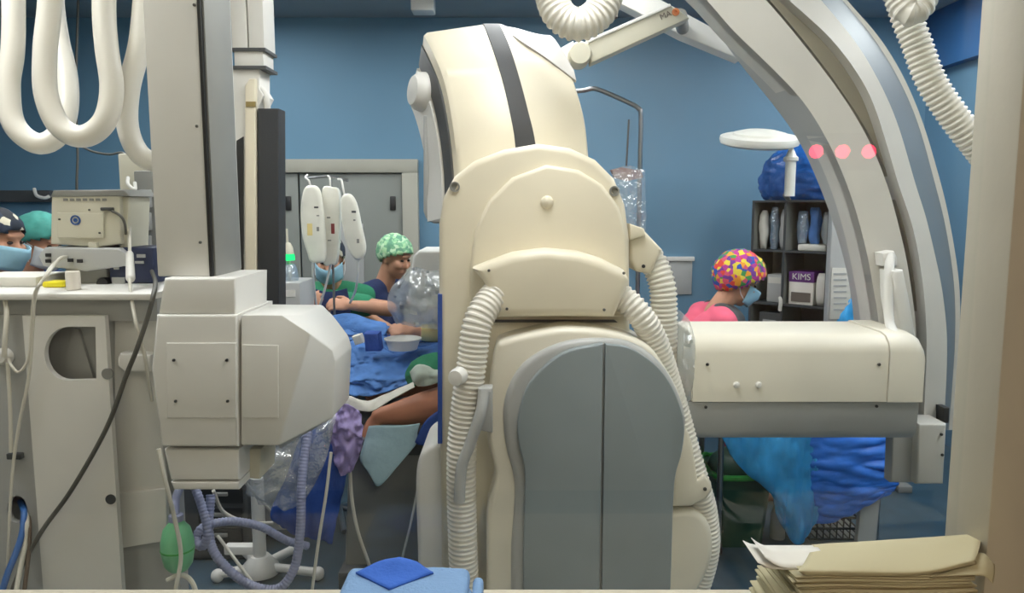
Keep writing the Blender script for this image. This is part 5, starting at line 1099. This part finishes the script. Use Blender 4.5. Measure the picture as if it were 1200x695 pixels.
cloth('film_drape', [[(935, 486, 3.36), (980, 488, 3.34), (1030, 488, 3.34), (1046, 490, 3.35)], [(945, 530, 3.34), (985, 530, 3.31), (1030, 528, 3.31), (1044, 526, 3.33)], [(950, 568, 3.33), (988, 568, 3.29), (1030, 560, 3.29), (1055, 565, 3.31)], [(956, 596, 3.33), (985, 594, 3.29), (1025, 580, 3.29), (1052, 572, 3.31)], [(956, 614, 3.34), (980, 612, 3.31), (1018, 594, 3.3), (1045, 580, 3.32)]], MT['sheet'], 'deep blue shiny film drape with horizontal folds', 'drape', 12, 18, .014, 14, 31, an=(.25, 1, 1.3))
BN = thing('waste_bin', 'dark green waste bin with a bright green liner rim', 'bin', (P(872, 640, 3.5).x, 3.6, 0))
x0, x1 = P(838, 600, 3.46).x, P(906, 600, 3.46).x; zr = P(872, 560, 3.46).z
b = new(); loft(b, [[Vector((x0 + a, 3.46 + a, z)), Vector((x1 - a, 3.46 + a, z)), Vector((x1 - a, 3.78 - a, z)), Vector((x0 + a, 3.78 - a, z))] for z, a in ((.0, .03), (zr - .02, .004), (zr - .02, 0), (zr, 0))]); bevel(b, [e_ for e_ in b.edges if abs((e_.verts[0].co - e_.verts[1].co).normalized().z) > .5], .03, 3); finish('bin_body', b, MT['bin'], BN, 50)
b = new(); pts = []
for k in range(40):
    a = 2 * math.pi * k / 40; ca, sa = math.cos(a), math.sin(a); pts.append(Vector(((x0 + x1) / 2 + (x1 - x0) * .53 * math.copysign(abs(ca) ** .4, ca), 3.62 + .17 * math.copysign(abs(sa) ** .4, sa), zr + .012 * noise.noise(Vector((ca * 3, sa * 3, 1))))))
tube(b, pts + [pts[0]], .014, 8); finish('liner_rim', b, MT['lime'], BN)
b = new(); ell(b, ((x0 + x1) / 2, 3.62, zr - .01), ((x1 - x0) * .48, .15, .10), None, 24, 12)
for v in b.verts: v.co.z += .015 * noise.noise(v.co * 14)
finish('liner', b, MT['bin'], BN, 180)
b = new(); c = P(912, 628, 3.56); lathe(b, [(0, 0), (.035, 0), (.035, .12), (.02, .17), (.012, .2), (0, .2)], (c.x + .01, 3.6, .0), (0, 0, 1), 16); tag(finish('canister', b, MT['lgrey']), 'small pale canister on the floor beside the green bin', 'canister')

# ------------------------------------------------------------------ on the window sill
PY0, PY1 = 1.105, 1.245
PS = thing('paper_stack', 'thick untidy stack of cream paper sheets on the window sill', 'paper', (P(1050, 680, 1.17).x, 1.17, SZ))
xl, xr = P(950, 668, PY0).x, P(1160, 668, PY0).x
zc = P(1040, 670, PY0).z - .012; nsh = 30; th = (zc - SZ - .002) / nsh
bm0 = new(); rows = [[Vector(((xr - xl) * (i / 8 - .5), (PY1 - PY0) * (j / 4 - .5), .0012 * math.sin(i * .9))) for i in range(9)] for j in range(5)]
loft(bm0, rows, closed_ring=False)
first = finish('sheet', bm0, MT['sheetp'], PS, 180, solid=th * .7)
for v in first.data.vertices: v.co += ORI[PS.name]
for i in range(nsh):
    o = first if i == 0 else first.copy()
    if i: COL.objects.link(o); o.parent = PS
    k = i / nsh; dx = -.024 - .012 * math.sin(k * 5) + random.uniform(-.012, .006)
    o.location = ((xl + xr) / 2 + dx - PS.location.x, (PY0 + PY1) / 2 + random.uniform(-.003, .003) - 1.17, th * (i + .5)); o.rotation_euler = (-.15 * k * k, 0, random.uniform(-.03, .03))
for k, (dx, curl) in enumerate(((-.062, .004), (-.070, .010), (-.058, .016))):
    b = new(); g = []
    for j in range(5):
        r = []
        for i in range(11):
            u_ = i / 10; r.append(Vector((xl + dx + .11 * u_, PY0 + .03 + (.085 - .006 * k) * j / 4, zc + .001 + .0012 * k + curl * max(0, 1 - u_ * 3) ** 2)))
        g.append(r)
    loft(b, g, closed_ring=False); finish('sheet', b, MT['paper'], PS, 180, solid=.0008)
b = new(); patch(b, [[(951, 638, 1.235), (1000, 635, 1.235), (1080, 630, 1.235), (1151, 625, 1.235)], [(949, 647, 1.19), (1000, 645, 1.185), (1080, 640, 1.185), (1149, 636, 1.19)], [(942, 660, 1.135), (1000, 659, 1.13), (1080, 657, 1.13), (1146, 647, 1.14)], [(936, 668, PY0), (1000, 669, PY0 - .003), (1080, 669, PY0 - .004), (1143, 655, PY0 + .006)], [(940, 673, PY0 - .002), (1000, 675, PY0 - .003), (1080, 674, PY0 - .003), (1144, 661, PY0 + .004)]], 8, 6); finish('folded_sheet', b, MT['sheetp'], PS, 180, solid=.001)
b = new(); patch(b, [[(1130, 650, 1.16), (1152, 648, 1.16), (1166, 662, 1.16)], [(1120, 664, 1.12), (1150, 660, 1.12), (1166, 672, 1.125)], [(1090, 676, PY0 - .006), (1148, 674, PY0 - .008), (1164, 684, PY0)]], 6, 6); finish('folded_sheet', b, MT['sheetp'], PS, 180, solid=.001)
CY0, CY1 = 1.06, 1.2
CP = thing('folded_cloth', 'folded light blue cloth on the window sill', 'cloth', (P(470, 680, 1.13).x, 1.13, SZ))
zt = P(470, 664, 1.195).z; x0, x1 = P(396, 680, 1.12).x, P(548, 680, 1.12).x
nl = 3; hh = (zt - SZ) / nl
for k in range(nl):
    b = new(); z0 = SZ + .001 + k * hh; ex = (nl - 1 - k) * .004
    box(b, (x0 - ex * .3, CY0 - ex * .2, z0), (x1 + ex, CY1, z0 + hh * .97), hh * .4, None, 4)
    bmesh.ops.subdivide_edges(b, edges=[e_ for e_ in b.edges if e_.calc_length() > .05], cuts=10, use_grid_fill=True)
    for v in b.verts: v.co.z += .0025 * noise.noise(v.co * 16 + Vector((k, 0, 0))); v.co.y += .002 * noise.noise(v.co * 20)
    finish('fold', b, MT['clothb'], CP, 180)
b = new(); box(b, (x1 + .006, CY0, SZ + .001), (P(566, 690, 1.14).x, 1.17, P(556, 678, 1.16).z), .012, None, 4); finish('side_fold', b, MT['clothb'], CP, 180)
zw = zt + .004; cxm = P(460, 664, 1.15).x
b = new(); g = []
ang4 = [(-.5, -.5), (.5, -.5), (.5, .5), (-.5, .5)]
hx, y0w, y1w = M(48, 1.17), 1.115, 1.222
for i in range(13):
    r = []
    for j in range(13):
        a, c_ = i / 12, j / 12; X_ = (a - c_) * hx; Yq = y0w + (a + c_) / 2 * (y1w - y0w)
        ridge = .012 * max(0, 1 - abs(Yq - 1.19) / .03) * max(0, 1 - abs(X_) / hx)
        r.append(Vector((cxm + X_, Yq, zw + ridge + .0015 * noise.noise(Vector((X_ * 40, Yq * 40, 3))))))
    g.append(r)
loft(b, g, closed_ring=False); tag(finish('blue_wrap', b, MT['clothd'], None, 180, solid=.003), 'royal blue cloth square lying on the folded light blue cloth', 'cloth')
# indicator lamps on the rear wall of the control room: mirrored by the pane
IL = thing('indicator_panel', 'dark wall panel with three red lamps, mirrored in the window', 'indicator', (1.8, -1.69, 1.8))
Yv = 2 * 1.264 + 1.66; cs = [P(x, 177.5, Yv) for x in (957, 988, 1019)]
b = new(); box(b, (cs[0].x - .09, -1.695, cs[0].z - .1), (cs[2].x + .09, -1.675, cs[0].z + .1), .006); finish('plate', b, MT['dgrey'], IL)
for q in cs:
    b = new(); lathe(b, [(0, .015), (.025, .012), (.036, 0), (.036, -.012), (0, -.012)], (q.x, -1.66, q.z), (0, 1, 0), 24); finish('red_lamp', b, MT['led'], IL)
